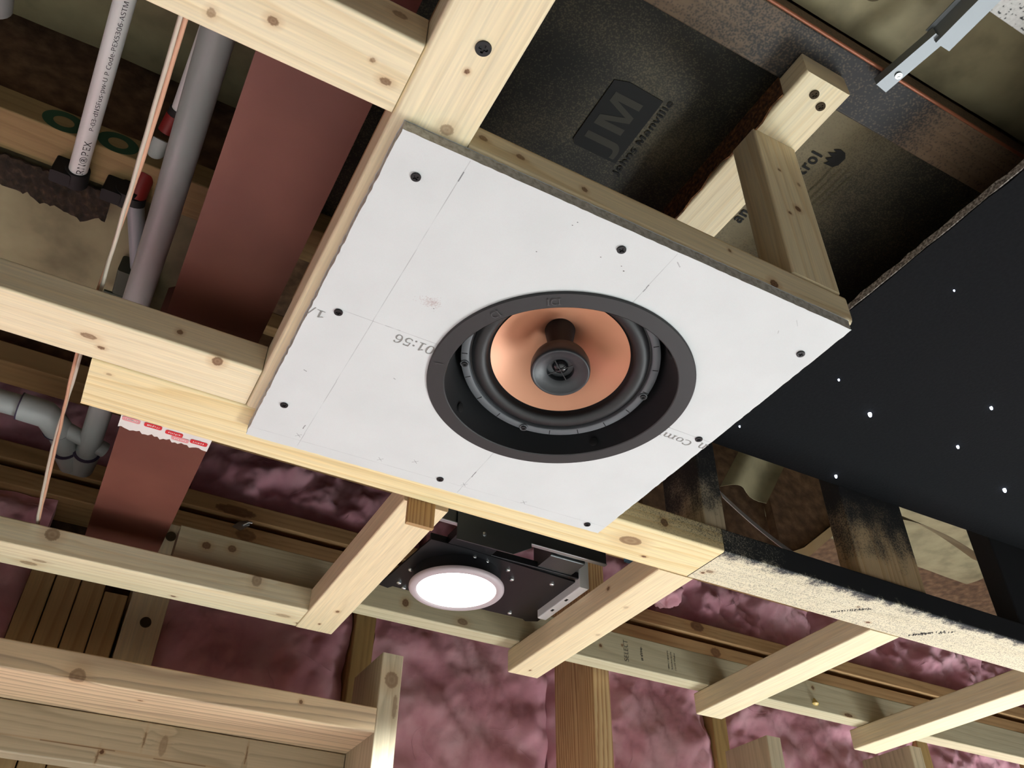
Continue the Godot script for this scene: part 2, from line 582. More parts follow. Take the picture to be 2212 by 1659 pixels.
	var bark := noise_mat("bark", [[0.0, rgb(44, 26, 14)], [0.5, rgb(92, 58, 32)], [1.0, rgb(150, 104, 60)]], 0.03, 8.0, 0.95, 0.6, 5, 17)
	var wane := PackedVector2Array()
	for i in 30:
		wane.append(Vector2(-0.27 + i * 0.0183, -0.0165 + 0.004 * sin(i * 0.9) + 0.003 * sin(i * 2.3)))
	wane.append(Vector2(0.262, 0.0175))
	wane.append(Vector2(-0.27, 0.0175))
	var wn := put(prism(wane, Vector3.BACK, Vector3.UP, Vector3.LEFT, 0.0022), bark, "bark_edge", hb, Vector3(-0.0326, 0, 0))
	wn.set_meta("label", "dark brown bark left on the board edge")
	for q in [[0.545, -0.324], [0.562, -0.332]]:
		put(screw_mesh(0.0055), mat("hole brown", rgb(58, 44, 24), 0.9), "screw", hb, Vector3(q[0] - 0.55, -0.0186, q[1] + 0.603))

# ---------------------------------------------------------------- drywall square
func drywall() -> void:
	var A := Vector2(0.108, -0.3905)
	var B := Vector2(0.5755, -0.389)
	var C := Vector2(0.578, -0.8415)
	var D := Vector2(0.110, -0.850)
	var c := Vector2(0.376, -0.601)
	var root := thing("drywall_square", "white square of drywall screwed to the timber frame around the round speaker", "drywall", Vector3(c.x, 0.573, c.y))
	# outline with a torn paper edge
	var rim := []
	var edges := [[A, B, 0.0002], [B, C, 0.0003], [C, D, 0.0003], [D, A, 0.0004]]
	for e in edges:
		for k in 160:
			var p: Vector2 = e[0].lerp(e[1], k / 160.0)
			var d: Vector2 = (e[1] - e[0]).normalized().orthogonal()
			if k > 0:
				p += d * (rng.randf_range(-0.35, 0.35) + 0.9 * sin(k * 0.7 + 3.0 * sin(k * 0.23))) * e[2]
			rim.append(p - c)
	var hole := 0.131
	var th := 0.0125
	var st := fresh()
	var core := fresh()
	for k in rim.size():
		var a: Vector2 = rim[k]
		var b: Vector2 = rim[(k + 1) % rim.size()]
		var ia := a.normalized() * hole
		var ib := b.normalized() * hole
		for s in [[0.0, Vector3.DOWN], [th, Vector3.UP]]:
			var P := []
			var T := []
			for q in [a, b, ib, ia]:
				P.append(Vector3(q.x, s[0], q.y))
				T.append(Vector2((q.x + c.x - 0.10) / 0.49, (q.y + c.y + 0.86) / 0.49))
			quad(st, P[0], P[1], P[2], P[3], s[1], T)
		var no := Vector3((b - a).orthogonal().normalized().x, 0, (b - a).orthogonal().normalized().y)
		if no.dot(Vector3(a.x, 0, a.y)) < 0:
			no = -no
		var inset := 0.9985
		quad(core, Vector3(a.x, 0.0006, a.y) * Vector3(inset, 1, inset), Vector3(b.x, 0.0006, b.y) * Vector3(inset, 1, inset), Vector3(b.x, th - 0.0006, b.y) * Vector3(inset, 1, inset), Vector3(a.x, th - 0.0006, a.y) * Vector3(inset, 1, inset), no)
		quad(core, Vector3(ia.x, 0, ia.y), Vector3(ib.x, 0, ib.y), Vector3(ib.x, th, ib.y), Vector3(ia.x, th, ia.y), -no)
	# paper print: faint blotches, pencil lines and marks
	var S := 1400
	var im := Image.create(S, S, false, Image.FORMAT_RGB8)
	var n := FastNoiseLite.new()
	n.seed = 9
	n.frequency = 0.004
	n.fractal_octaves = 4
	for y in range(0, S, 2):
		for x in range(0, S, 2):
			var v := 0.838 + 0.015 * n.get_noise_2d(x, y) + rng.randf_range(-0.004, 0.004)
			im.fill_rect(Rect2i(x, y, 2, 2), Color(v * 0.988, v, v))
	var px := func(x: float, z: float) -> Vector2: return Vector2((x - 0.10) / 0.49 * S, (z + 0.86) / 0.49 * S)
	var pencil := func(x0: float, z0: float, x1: float, z1: float, dark: float, wide: int) -> void:
		var p0: Vector2 = px.call(x0, z0)
		var p1: Vector2 = px.call(x1, z1)
		var steps := int(p0.distance_to(p1))
		for i in steps:
			var p := p0.lerp(p1, float(i) / maxi(steps, 1))
			var k: float = dark * clampf(0.55 + 0.9 * n.get_noise_2d(p.x * 2.0, p.y * 2.0 + 300.0), 0.1, 1.0)
			for w in wide:
				var xx := clampi(int(p.x) + (w if absf(p1.y - p0.y) > absf(p1.x - p0.x) else 0), 0, S - 1)
				var yy := clampi(int(p.y) + (w if absf(p1.y - p0.y) <= absf(p1.x - p0.x) else 0), 0, S - 1)
				im.set_pixel(xx, yy, im.get_pixel(xx, yy).lerp(Color(0.38, 0.38, 0.39), k))
	pencil.call(0.1665, -0.392, 0.168, -0.845, 0.34, 2)
	pencil.call(0.370, -0.392, 0.372, -0.843, 0.30, 2)
	pencil.call(0.136, -0.6045, 0.577, -0.6045, 0.36, 2)
	pencil.call(0.112, -0.833, 0.577, -0.823, 0.20, 2)
	for s in [[0.1665, -0.404, 0.1668, -0.415, 0.9], [0.370, -0.435, 0.3705, -0.445, 0.9], [0.180, -0.6045, 0.196, -0.6045, 0.9], [0.3718, -0.79, 0.372, -0.803, 0.9], [0.1635, -0.80, 0.163, -0.808, 0.9], [0.5, -0.6045, 0.52, -0.6045, 0.7], [0.1, -0.8, 0.1, -0.8, 0.0],
		[0.376, -0.400, 0.382, -0.404, 0.8], [0.52, -0.405, 0.527, -0.411, 0.5], [0.515, -0.424, 0.517, -0.428, 0.4], [0.132, -0.708, 0.136, -0.709, 0.8], [0.218, -0.675, 0.221, -0.676, 0.7], [0.40, -0.52, 0.404, -0.521, 0.6]]:
		pencil.call(s[0], s[1], s[2], s[3], s[4], 3)
	for q in [[0.163, -0.8225], [0.262, -0.822], [0.372, -0.8225], [0.455, -0.822], [0.30, -0.806]]:
		pencil.call(q[0] - 0.003, q[1] - 0.003, q[0] + 0.003, q[1] + 0.003, 0.7, 2)
		pencil.call(q[0] - 0.003, q[1] + 0.003, q[0] + 0.003, q[1] - 0.003, 0.7, 2)
	for q in [[0.335, -0.428, 2], [0.313, -0.428, 2], [0.34, -0.432, 3], [0.272, -0.409, 2], [0.274, -0.404, 2], [0.26, -0.45, 2], [0.211, -0.56, 2]]:
		var p: Vector2 = px.call(q[0], q[1])
		im.fill_rect(Rect2i(int(p.x), int(p.y), q[2] + 1, q[2]), Color(0.3, 0.29, 0.28))
	for k in 260:
		var p: Vector2 = px.call(0.205 + rng.randfn(0, 0.005), -0.553 + rng.randfn(0, 0.003))
		var old := im.get_pixel(clampi(int(p.x), 0, S - 1), clampi(int(p.y), 0, S - 1))
		im.fill_rect(Rect2i(int(p.x), int(p.y), 3, 3), old.lerp(Color(0.72, 0.66, 0.65), 0.25))
	var paper := StandardMaterial3D.new()
	paper.albedo_texture = ImageTexture.create_from_image(im)
	paper.roughness = 0.85
	put(st.commit(), paper, "paper_face", root)
	var g := put(core.commit(), noise_mat("gypsum", [[0.0, rgb(150, 145, 136)], [0.5, rgb(186, 184, 178)], [1.0, rgb(206, 206, 202)]], 0.03, 10.0, 0.95, 0.15), "gypsum_core", root)
	g.set_meta("label", "grey crumbly cut edge")
	var black := mat("black screw", rgb(30, 30, 32), 0.5, 0.3)
	for q in [[0.135, -0.427], [0.324, -0.411], [0.134, -0.608], [0.132, -0.775], [0.341, -0.825], [0.553, -0.828], [0.557, -0.439], [0.560, -0.605]]:
		var s := put(screw_mesh(0.0043), black, "screw", root, Vector3(q[0] - c.x, -0.0004, q[1] - c.y))
		s.rotation.y = rng.randf_range(0, 1.5)
	var ink := mat("drywall print", rgb(136, 134, 131), 0.9)
	for t in [[":01:56", 0.0125, 0.218, -0.6155, 0.046], ["1/", 0.0125, 0.116, -0.619, 0.016], ["Compa", 0.0125, 0.528, -0.616, 0.060], ["n", 0.0095, 0.5725, -0.614, 0.010]]:
		put(lettering(t[0], t[1], "Droid Serif", Vector3.LEFT, Vector3.FORWARD, t[4]), ink, "printed_text", root, Vector3(t[2] - c.x, -0.0003, t[3] - c.y))

# ---------------------------------------------------------------- the in-ceiling speaker
func speaker() -> void:
	var root := thing("ceiling_speaker", "round black in-ceiling speaker with a copper cone set in the white drywall square", "speaker", Vector3(0.376, 0.573, -0.601))
	var plastic := mat("speaker plastic", rgb(43, 43, 44), 0.62)
	var dark := mat("speaker dark plastic", rgb(28, 29, 31), 0.6)
	var rubber := mat("surround rubber", rgb(17, 17, 19), 0.5)
	put(lathe([Vector2(0.1398, 0.0002), Vector2(0.1400, -0.0022), Vector2(0.1392, -0.0032), Vector2(0.1225, -0.0038), Vector2(0.1214, -0.0030), Vector2(0.1210, 0.0005)], 160, false), plastic, "trim_ring", root)
	var well := put(lathe([Vector2(0.1212, -0.003), Vector2(0.1195, 0.006), Vector2(0.1165, 0.018), Vector2(0.1130, 0.034), Vector2(0.1115, 0.075), Vector2(0.112, 0.115), Vector2(0.0, 0.118)], 128), dark, "recess_wall", root)
	well.set_meta("label", "matt black recessed wall")
	# dark slots in the recess wall where the clamp screws sit
	for a in [-2.22, -0.70, 0.88]:
		var d := Vector3(cos(a), 0, sin(a))
		var h := put(lathe([Vector2(0.0052, 0.0), Vector2(0.0052, 0.0012), Vector2(0.004, 0.0018), Vector2(0.0, 0.0018)], 20), mat("slot black", rgb(6, 6, 7), 0.9), "screw_hole", root, d * 0.1184 + Vector3(0, 0.008, 0))
		h.basis = Basis(Quaternion(Vector3.UP, (-d + Vector3(0, -0.25, 0)).normalized())).scaled(Vector3(1, 1, 1))
	# lettering moulded into the bezel, a shade off its plastic
	for q in [[2.60, "CI"], [2.16, "ICI"], [-2.95, "J"]]:
		var d := Vector3(cos(q[0]), 0, sin(q[0]))
		var t := put(lettering(q[1], 0.008, "Droid Sans", Vector3(sin(q[0]), 0, -cos(q[0])), -d * 1.0), mat("bezel mark", rgb(66, 66, 67), 0.6), "moulded_mark", root, d * 0.130 + Vector3(0, -0.0047, 0))
		t.basis = t.basis
	# the driver sits tilted in the well
	var drv := Node3D.new()
	drv.name = "driver"
	root.add_child(drv)
	var ya := Vector3(0.12, 1.0, -0.165).normalized()
	var xa := (Vector3.RIGHT - ya * ya.x).normalized()
	drv.transform = Transform3D(Basis(xa, ya, xa.cross(ya)), Vector3(0, 0.0345, 0.001))
	var grey := mat("basket grey", rgb(92, 95, 99), 0.5)
	put(lathe([Vector2(0.0975, 0.004), Vector2(0.0978, -0.0014), Vector2(0.0988, -0.0022), Vector2(0.1060, -0.0022), Vector2(0.1068, -0.0012), Vector2(0.1068, 0.012)], 128), grey, "basket_ring", drv)
	for k in 20:
		var a := TAU * (k + 0.3) / 20.0
		var nb := put(bar_mesh(Vector3(0.0060, 0.0006, 0.0009), 0, 0.0001), mat("slot black", rgb(6, 6, 7), 0.9), "notch", drv, Vector3(cos(a) * 0.1026, -0.0022, sin(a) * 0.1026))
		nb.rotation.y = -a
	for a in [0.04, -1.46, -2.6, 1.6]:
		put(screw_mesh(0.0032), mat("black screw", rgb(30, 30, 32), 0.5, 0.3), "screw", drv, Vector3(cos(a) * 0.1028, -0.0035, sin(a) * 0.1028))
		put(lathe([Vector2(0.0034, -0.0034), Vector2(0.0046, -0.0034), Vector2(0.005, -0.002)], 20), grey, "screw_boss", drv, Vector3(cos(a) * 0.1028, 0, sin(a) * 0.1028))
	var roll := []
	roll.append(Vector2(0.0752, 0.006))
	for k in 13:
		var a := PI * k / 12.0
		roll.append(Vector2(0.0868 - cos(a) * 0.0088, 0.003 - sin(a) * 0.0068))
	roll.append(Vector2(0.0980, 0.003))
	put(lathe(roll, 128), rubber, "surround", drv)
	var copper := mat("copper cone", rgb(206, 147, 115), 0.44, 0.3)
	var cone := []
	for k in 17:
		var s := k / 16.0
		cone.append(Vector2(lerpf(0.0752, 0.017, s), 0.0045 + 0.030 * s + 0.020 * pow(s, 2.6)))
	put(lathe(cone, 128), copper, "cone", drv)
	put(lathe([Vector2(0.0172, 0.0555), Vector2(0.0145, 0.036), Vector2(0.0122, 0.018), Vector2(0.0118, 0.008)], 64), dark, "phase_stem", drv)
	var pod := put(lathe([Vector2(0.0120, 0.0240), Vector2(0.0165, 0.0200), Vector2(0.0235, 0.0140), Vector2(0.0290, 0.0065), Vector2(0.0315, -0.0015), Vector2(0.0318, -0.0085), Vector2(0.0314, -0.0125), Vector2(0.0305, -0.0142), Vector2(0.0292, -0.0146), Vector2(0.0278, -0.0136), Vector2(0.0215, -0.0105), Vector2(0.0148, -0.0088), Vector2(0.0143, -0.0080), Vector2(0.0140, -0.002), Vector2(0.0, -0.001)], 96), mat("tweeter plastic", rgb(44, 46, 49), 0.42), "tweeter_pod", drv, Vector3(0, -0.0075, 0))
	put(lathe([Vector2(0.0085, -0.003), Vector2(0.007, -0.0055), Vector2(0.004, -0.007), Vector2(0.0, -0.0075)], 40), mat("tweeter dome", rgb(18, 18, 20), 0.2), "tweeter_dome", pod)
	for k in 2:
		var br := put(bar_mesh(Vector3(0.0285, 0.0012, 0.0009), 0, 0.0003), plastic, "guard_bar", pod, Vector3(0, -0.0084, 0))
		br.rotation.y = 0.62 + k * PI / 2

# ---------------------------------------------------------------- battens and cross blocks
func battens() -> void:
	var g := "pale battens under the joists"
	board("ceiling_batten", "clean pale batten butting the long rail beside the deck screw", "batten", Vector3(-0.9, 0.586, -0.391), Vector3(0.0972, 0.624, -0.3265), 0,
		{"group": g, "ppm": 1000.0, "seed": 207, "rings": 40.0, "contrast": 0.26, "knots": [[0.895, 0.028, 0.004, 0.0035, 0.7], [0.983, 0.022, 0.0045, 0.003, 0.7], [0.855, 0.012, 0.003, 0.004, 0.5], [0.968, 0.034, 0.002, 0.002, 0.6], [0.975, 0.088, 0.006, 0.004, 0.5]]})
	board("ceiling_batten", "pale batten with small knots crossing below the red duct and grey pipes", "batten", Vector3(-0.9, 0.586, -0.815), Vector3(0.0972, 0.622, -0.748), 0,
		{"group": g, "ppm": 1000.0, "seed": 31, "contrast": 0.12, "knots": [[0.828, 0.034, 0.008, 0.0042, 0.62], [0.842, 0.021, 0.0035, 0.0025, 0.8], [0.952, 0.060, 0.0055, 0.0075, 0.75], [0.908, 0.083, 0.003, 0.003, 0.8]]})
	# far batten, two timbers
	board("ceiling_batten", "pale batten with reddish knots in front of the boards and pink insulation", "batten", Vector3(-0.9, 0.588, -1.370), Vector3(0.330, 0.627, -1.300), 0,
		{"group": g, "ppm": 800.0, "seed": 57, "contrast": 0.25, "tone": PALE, "knots": [[0.822, 0.018, 0.012, 0.0055, 0.5], [0.835, 0.034, 0.010, 0.004, 0.45], [1.20, 0.03, 0.012, 0.005, 0.4], [1.03, 0.012, 0.004, 0.002, 0.9], [1.23, 0.012, 0.004, 0.002, 0.9], [0.84, 0.098, 0.010, 0.010, 0.55], [1.14, 0.10, 0.008, 0.010, 0.45]]})
	var hb := board("ceiling_batten", "grey-green batten on edge stamped in black behind the lit recessed light", "batten", Vector3(0.110, 0.628, -1.360), Vector3(2.7, 0.692, -1.322), 0,
		{"group": g, "ppm": 700.0, "seed": 83, "contrast": 0.25, "tone": [Color(0.78, 0.74, 0.62), Color(0.66, 0.60, 0.47)], "knots": [[0.045, 0.077, 0.007, 0.006, 0.8], [0.085, 0.082, 0.007, 0.006, 0.7], [0.39, 0.06, 0.006, 0.007, 0.8], [0.50, 0.05, 0.01, 0.006, 0.6], [0.79, 0.067, 0.003, 0.003, 0.9], [0.84, 0.078, 0.002, 0.002, 0.8], [1.10, 0.046, 0.004, 0.003, 0.9], [1.42, 0.043, 0.012, 0.004, 0.8], [1.56, 0.056, 0.012, 0.014, 0.5], [1.33, 0.086, 0.004, 0.004, 0.8]]})
	var ink := mat("lumber ink", rgb(66, 64, 60), 0.8)
	for s in [["SELECT", 0.958, 0.659, 0.010, 0.042]]:
		put(lettering(s[0], s[3], "Droid Sans", Vector3.UP, Vector3.LEFT, s[4]), ink, "grade_stamp", hb, Vector3(s[1] - 1.405, s[2] - 0.66, 0.0194))
	for s in [[0.995, 0.026, 0.007], [1.058, 0.036, 0.004], [1.066, 0.034, 0.004], [1.074, 0.036, 0.004]]:
		smudge(hb, ink, Vector3(s[0] - 1.405, 0.0, 0.0193), Vector3.UP, Vector3.LEFT, s[1], s[2], int(s[0] * 700))
	var sap := put(lathe([Vector2(0.0, -0.004), Vector2(0.006, -0.003), Vector2(0.008, 0.0), Vector2(0.005, 0.0055), Vector2(0.0025, 0.010), Vector2(0.0, 0.012)], 14), mat("dried sap", rgb(206, 178, 104), 0.35), "sap_blob", hb, Vector3(1.437 - 1.405, 0.642 - 0.66, 0.019))
	sap.set_meta("label", "yellow dried sap drip")
	var c := "pale cross blocks between plank and far batten"
	board("cross_block", "pale cross block wedged with a thin shim beside the lit recessed light", "block", Vector3(0.329, 0.586, -1.366), Vector3(0.392, 0.6255, -0.912), 2, {"group": c, "ppm": 800.0, "seed": 91, "contrast": 0.12, "tone": TAN_PALE(), "knots": [[0.09, 0.04, 0.004, 0.003, 0.8], [0.03, 0.03, 0.003, 0.002, 0.9]]})
	board("cross_block", "pale cross block between the recessed light and the stamped stretch of batten", "block", Vector3(0.724, 0.586, -1.364), Vector3(0.787, 0.6275, -0.905), 2, {"group": c, "ppm": 800.0, "seed": 93, "contrast": 0.14, "tone": TAN_PALE(), "knots": [[0.027, 0.03, 0.003, 0.002, 0.9], [0.22, 0.05, 0.004, 0.004, 0.25], [0.33, 0.03, 0.004, 0.004, 0.25], [0.33, 0.185, 0.004, 0.003, 0.8]]})
	board("cross_block", "pale cross block beyond the stamped batten next to a sap blob", "block", Vector3(1.149, 0.586, -1.370), Vector3(1.213, 0.6275, -0.905), 2, {"group": c, "ppm": 700.0, "seed": 97, "contrast": 0.14, "turn": -1.2})
	board("cross_block", "pale cross block furthest along the speckled plank near the dark star panel end", "block", Vector3(1.588, 0.586, -1.378), Vector3(1.655, 0.6275, -0.905), 2, {"group": c, "ppm": 600.0, "seed": 99, "contrast": 0.14})
	var sh := board("wood_shim", "thin brown wood shim hanging down between the plank and a cross block", "shim", Vector3(0.3335, 0.552, -0.9115), Vector3(0.3705, 0.622, -0.9045), 1, {"ppm": 1200.0, "seed": 111, "tone": BROWN, "rings": 160.0, "contrast": 0.6, "round": 0.0006})
	# uprights that hang the plank from the joists, sprayed black
	var u := "sprayed uprights above the speckled plank"
	var sp := [{"v0": -0.6, "v1": -0.2, "u0": 0.0, "u1": 0.13, "full": 0.985, "fuzz": 0.0, "haze": 0.85}]
	board("hanger_upright", "narrow upright sprayed black standing over the plank joint by the drywall corner", "upright", Vector3(0.7485, 0.6243, -0.905), Vector3(0.7865, 0.897, -0.820), 1, {"group": u, "ppm": 700.0, "spray": sp, "tone": GREY})
	board("hanger_upright", "wide upright board with black overspray fading to bare brown wood", "upright", Vector3(1.050, 0.6243, -0.858), Vector3(1.192, 0.897, -0.8205), 1, {"group": u, "ppm": 700.0, "tone": TAN, "spray": [{"v0": -0.6, "v1": -0.2, "u0": 0.02, "u1": 0.17, "full": 0.97, "fuzz": 0.0, "haze": 0.85}, {"v0": 0.20, "v1": 0.235, "u0": -0.3, "u1": -0.1, "full": 0.0, "fuzz": 0.01}]})
	board("hanger_upright", "black sprayed upright furthest out below the star panel edge", "upright", Vector3(1.419, 0.6243, -0.858), Vector3(1.56, 0.897, -0.8205), 1, {"group": u, "ppm": 400.0, "tone": TAN, "spray": [{"v0": -0.6, "v1": -0.2, "u0": -0.3, "u1": -0.2, "full": 0.985, "fuzz": 0.0}]})

func TAN_PALE() -> Array:
	return [Color(0.92, 0.845, 0.70), Color(0.84, 0.73, 0.56)]

# ---------------------------------------------------------------- far wall: lower partition, studs, plates and insulation
func far_wall() -> void:
	var g := "timbers of the far wall"
	board("wall_stud", "short stud with a round knot at its top where the wide header ends", "stud", Vector3(0.487, -1.6, -1.511), Vector3(0.525, 0.577, -1.371), 1, {"group": g, "ppm": 620.0, "seed": 301, "tone": GREY, "contrast": 0.2, "knots": [[2.133, 0.196, 0.014, 0.012, 0.55], [2.09, 0.186, 0.02, 0.004, 0.4]]})
	board("wall_stud", "tall stud with strong straight grain below the stamped batten", "stud", Vector3(0.912, -1.6, -1.514), Vector3(0.951, 0.86, -1.372), 1, {"group": g, "ppm": 620.0, "seed": 303, "tone": [Color(0.85, 0.73, 0.54), Color(0.62, 0.44, 0.28)], "rings": 130.0, "contrast": 0.55})
	board("wall_stud", "short blunt stud standing against pink insulation under a cross block", "stud", Vector3(1.342, -1.6, -1.515), Vector3(1.380, 0.578, -1.381), 1, {"group": g, "ppm": 500.0, "seed": 305, "tone": GREY, "contrast": 0.2, "knots": [[2.11, 0.30, 0.012, 0.006, 0.7]]})
	board("wall_stud", "stud tucked under the last cross block by the pink insulation", "stud", Vector3(1.763, -1.6, -1.515), Vector3(1.801, 0.62, -1.372), 1, {"group": g, "ppm": 400.0, "seed": 307, "tone": GREY})
	board("wide_plate", "wide plate with wavy grey grain on its side capping the lower opening", "plate", Vector3(-1.2, 0.4435, -1.512), Vector3(0.4865, 0.4835, -1.371), 0, {"group": g, "ppm": 900.0, "seed": 311, "tone": [Color(0.90, 0.79, 0.64), Color(0.66, 0.56, 0.46)], "rings": 60.0, "contrast": 0.42, "knots": [[1.235, 0.146, 0.011, 0.012, 0.5], [1.33, 0.10, 0.004, 0.002, 0.8], [1.56, 0.168, 0.003, 0.003, 0.8]]})
	board("header_board", "grey weathered header board with cracks and a nail under the wide plate", "header", Vector3(-1.2, 0.370, -1.541), Vector3(0.4855, 0.4425, -1.502), 0, {"group": g, "ppm": 800.0, "seed": 313, "tone": GREY, "contrast": 0.28, "knots": [[1.305, 0.058, 0.003, 0.003, 1.0], [1.27, 0.0625, 0.09, 0.0006, 0.8], [1.36, 0.085, 0.0015, 0.012, 0.5], [1.39, 0.08, 0.006, 0.016, 0.3], [1.42, 0.06, 0.07, 0.0006, 0.7], [1.30, 0.05, 0.0015, 0.01, 0.5], [1.52, 0.085, 0.0012, 0.014, 0.6]]})
	# rear wall studs
	var brown := wood_mat(Vector3(0.0385, 2.4, 0.089), 1, {"ppm": 500.0, "tone": [Color(0.80, 0.68, 0.49), Color(0.64, 0.50, 0.33)], "seed": 333})
	var gp := "packed studs in the corner of the far wall"
	for i in 4:
		board("packed_stud", ["brown packed stud next to the pink batt", "brown packed stud second from the pink batt", "brown packed stud third from the pink batt", "dark packed stud against the pale drilled stud"][i], "stud", Vector3(-0.0825 + i * 0.0405, -1.6, -1.66), Vector3(-0.0825 + i * 0.0405 + 0.0385, 0.70 - i * 0.012, -1.565 - i * 0.002), 1, {"group": gp, "mat": brown, "round": 0.002})
	var hs := board("rear_stud", "pale stud with a drilled hole beside the pack of brown studs", "stud", Vector3(0.083, -1.6, -1.66), Vector3(0.146, 0.815, -1.565), 1, {"group": g, "ppm": 500.0, "seed": 341, "tone": PALE, "contrast": 0.15})
	put(lathe([Vector2(0.0095, 0.0), Vector2(0.0090, 0.0004), Vector2(0.0088, 0.003), Vector2(0.0, 0.003)], 24), mat("hole dark", rgb(70, 58, 36), 0.9), "drilled_hole", hs, Vector3(0.003, 0.622 - (-0.3925), 0.0478)).rotation.x = PI / 2
	put(lathe([Vector2(0.0095, 0.0), Vector2(0.0090, 0.0004), Vector2(0.0088, 0.003), Vector2(0.0, 0.003)], 24), mat("hole dark", rgb(70, 58, 36), 0.9), "drilled_hole", hs, Vector3(0.003, 0.79 - (-0.3925), 0.0478)).rotation.x = PI / 2
	for s in [[0.492, "olive rear stud standing behind the short knotted stud"], [1.36, "rear stud seen between two pink batts behind the short blunt stud"], [2.04, "grey rear stud under the plates far along the wall"], [2.48, "rear stud furthest along the far wall"], [-0.55, "rear stud behind the long battens near the drain pipe"]]:
		board("rear_stud", s[1], "stud", Vector3(s[0], -1.6, -1.66), Vector3(s[0] + 0.042, 0.815, -1.563), 1, {"group": g, "ppm": 300.0, "tone": [Color(0.72, 0.60, 0.38), Color(0.55, 0.42, 0.25)]})
	board("top_plate", "lower of two brown wall plates above the pink insulation", "plate", Vector3(-1.5, 0.815, -1.66), Vector3(3.2, 0.849, -1.565), 0, {"group": g, "ppm": 350.0, "tone": BROWN, "knots": [[1.75, 0.11, 0.02, 0.012, 0.6], [2.9, 0.11, 0.015, 0.012, 0.7], [3.1, 0.115, 0.01, 0.01, 0.7]]})
	board("top_plate", "upper of two brown wall plates with a dark stain under pink rim insulation", "plate", Vector3(-1.5, 0.862, -1.66), Vector3(3.2, 0.897, -1.562), 0, {"group": g, "ppm": 350.0, "tone": BROWN, "knots": [[1.72, 0.11, 0.04, 0.01, 0.8], [2.85, 0.12, 0.02, 0.012, 0.8]]})
	var clip := thing("metal_clip", "small shiny metal clip stuck between the two wall plates", "clip", Vector3(0.235, 0.845, -1.558))
	put(prism(PackedVector2Array([Vector2(-0.016, -0.008), Vector2(0.002, -0.012), Vector2(0.017, 0.004), Vector2(0.012, 0.013), Vector2(-0.004, 0.006)]), Vector3.RIGHT, Vector3.UP, Vector3.BACK, 0.002), mat("shiny metal", rgb(200, 204, 206), 0.25, 0.9), "plate", clip)
	put(tube_mesh([Vector3(0.004, 0.0, 0.002), Vector3(0.012, 0.006, 0.006), Vector3(0.019, 0.008, 0.004)], 0.0022, 8), mat("shiny metal", rgb(200, 204, 206), 0.25, 0.9), "tab", clip)
	# pink batts in the bays
	var bays := [[-1.2, -0.55, "pink insulation batt in the bay near the drain pipe"], [-0.508, -0.084, "pink insulation batt beside the pack of brown studs"], [0.148, 0.490, "deep pink insulation batt between the drilled stud and the knotted stud"], [0.536, 0.93, "mottled pink insulation batt under the recessed light"], [0.935, 1.358, "pale pink insulation batt past the straight grained stud"], [1.404, 2.038, "pink insulation batt past the short blunt stud"], [2.084, 2.478, "pink insulation batt near the end of the far wall"]]
	var i := 0
	for b in bays:
		i += 1
		batt("insulation_batt", b[2], Vector3(b[0], -1.55, -1.70), Vector3(b[1], 0.8135, -1.565 if i != 4 else -1.56), 0.03, i)
	var rim := [[-1.2, -0.45, "dark pink rim insulation near the drain elbow"], [-0.44, 0.12, "dark pink rim insulation above the red duct end"], [0.13, 0.62, "lumpy pink rim insulation above the stained wall plate"], [0.63, 1.22, "lumpy pink rim insulation behind the recessed light bracket"], [1.23, 1.78, "pink rim insulation roll beyond the speckled plank"], [1.79, 2.7, "pink rim insulation at the far end of the plates"]]
	for b in rim:
		i += 1
		batt("rim_insulation", b[2], Vector3(b[0], 0.8985, -1.70), Vector3(b[1], 1.185, -1.58), 0.05, i)
	var tuft := thing("insulation_tuft", "bright pink tuft of insulation poking out beside a cross block", "insulation", Vector3(1.21, 0.925, -1.50))
	blob(tuft, 0.045, 61)

func pink_mat() -> StandardMaterial3D:
	var m := noise_mat("pink wool", [[0.0, rgb(192, 130, 144)], [0.35, rgb(214, 152, 166)], [0.55, rgb(222, 166, 178)], [0.8, rgb(230, 184, 194)], [1.0, rgb(236, 200, 208)]], 0.009, 1.6, 1.0, 0.4, 6, 21)
	m.rim_enabled = true
	m.rim = 0.1
	m.rim_tint = 0.6
	return m

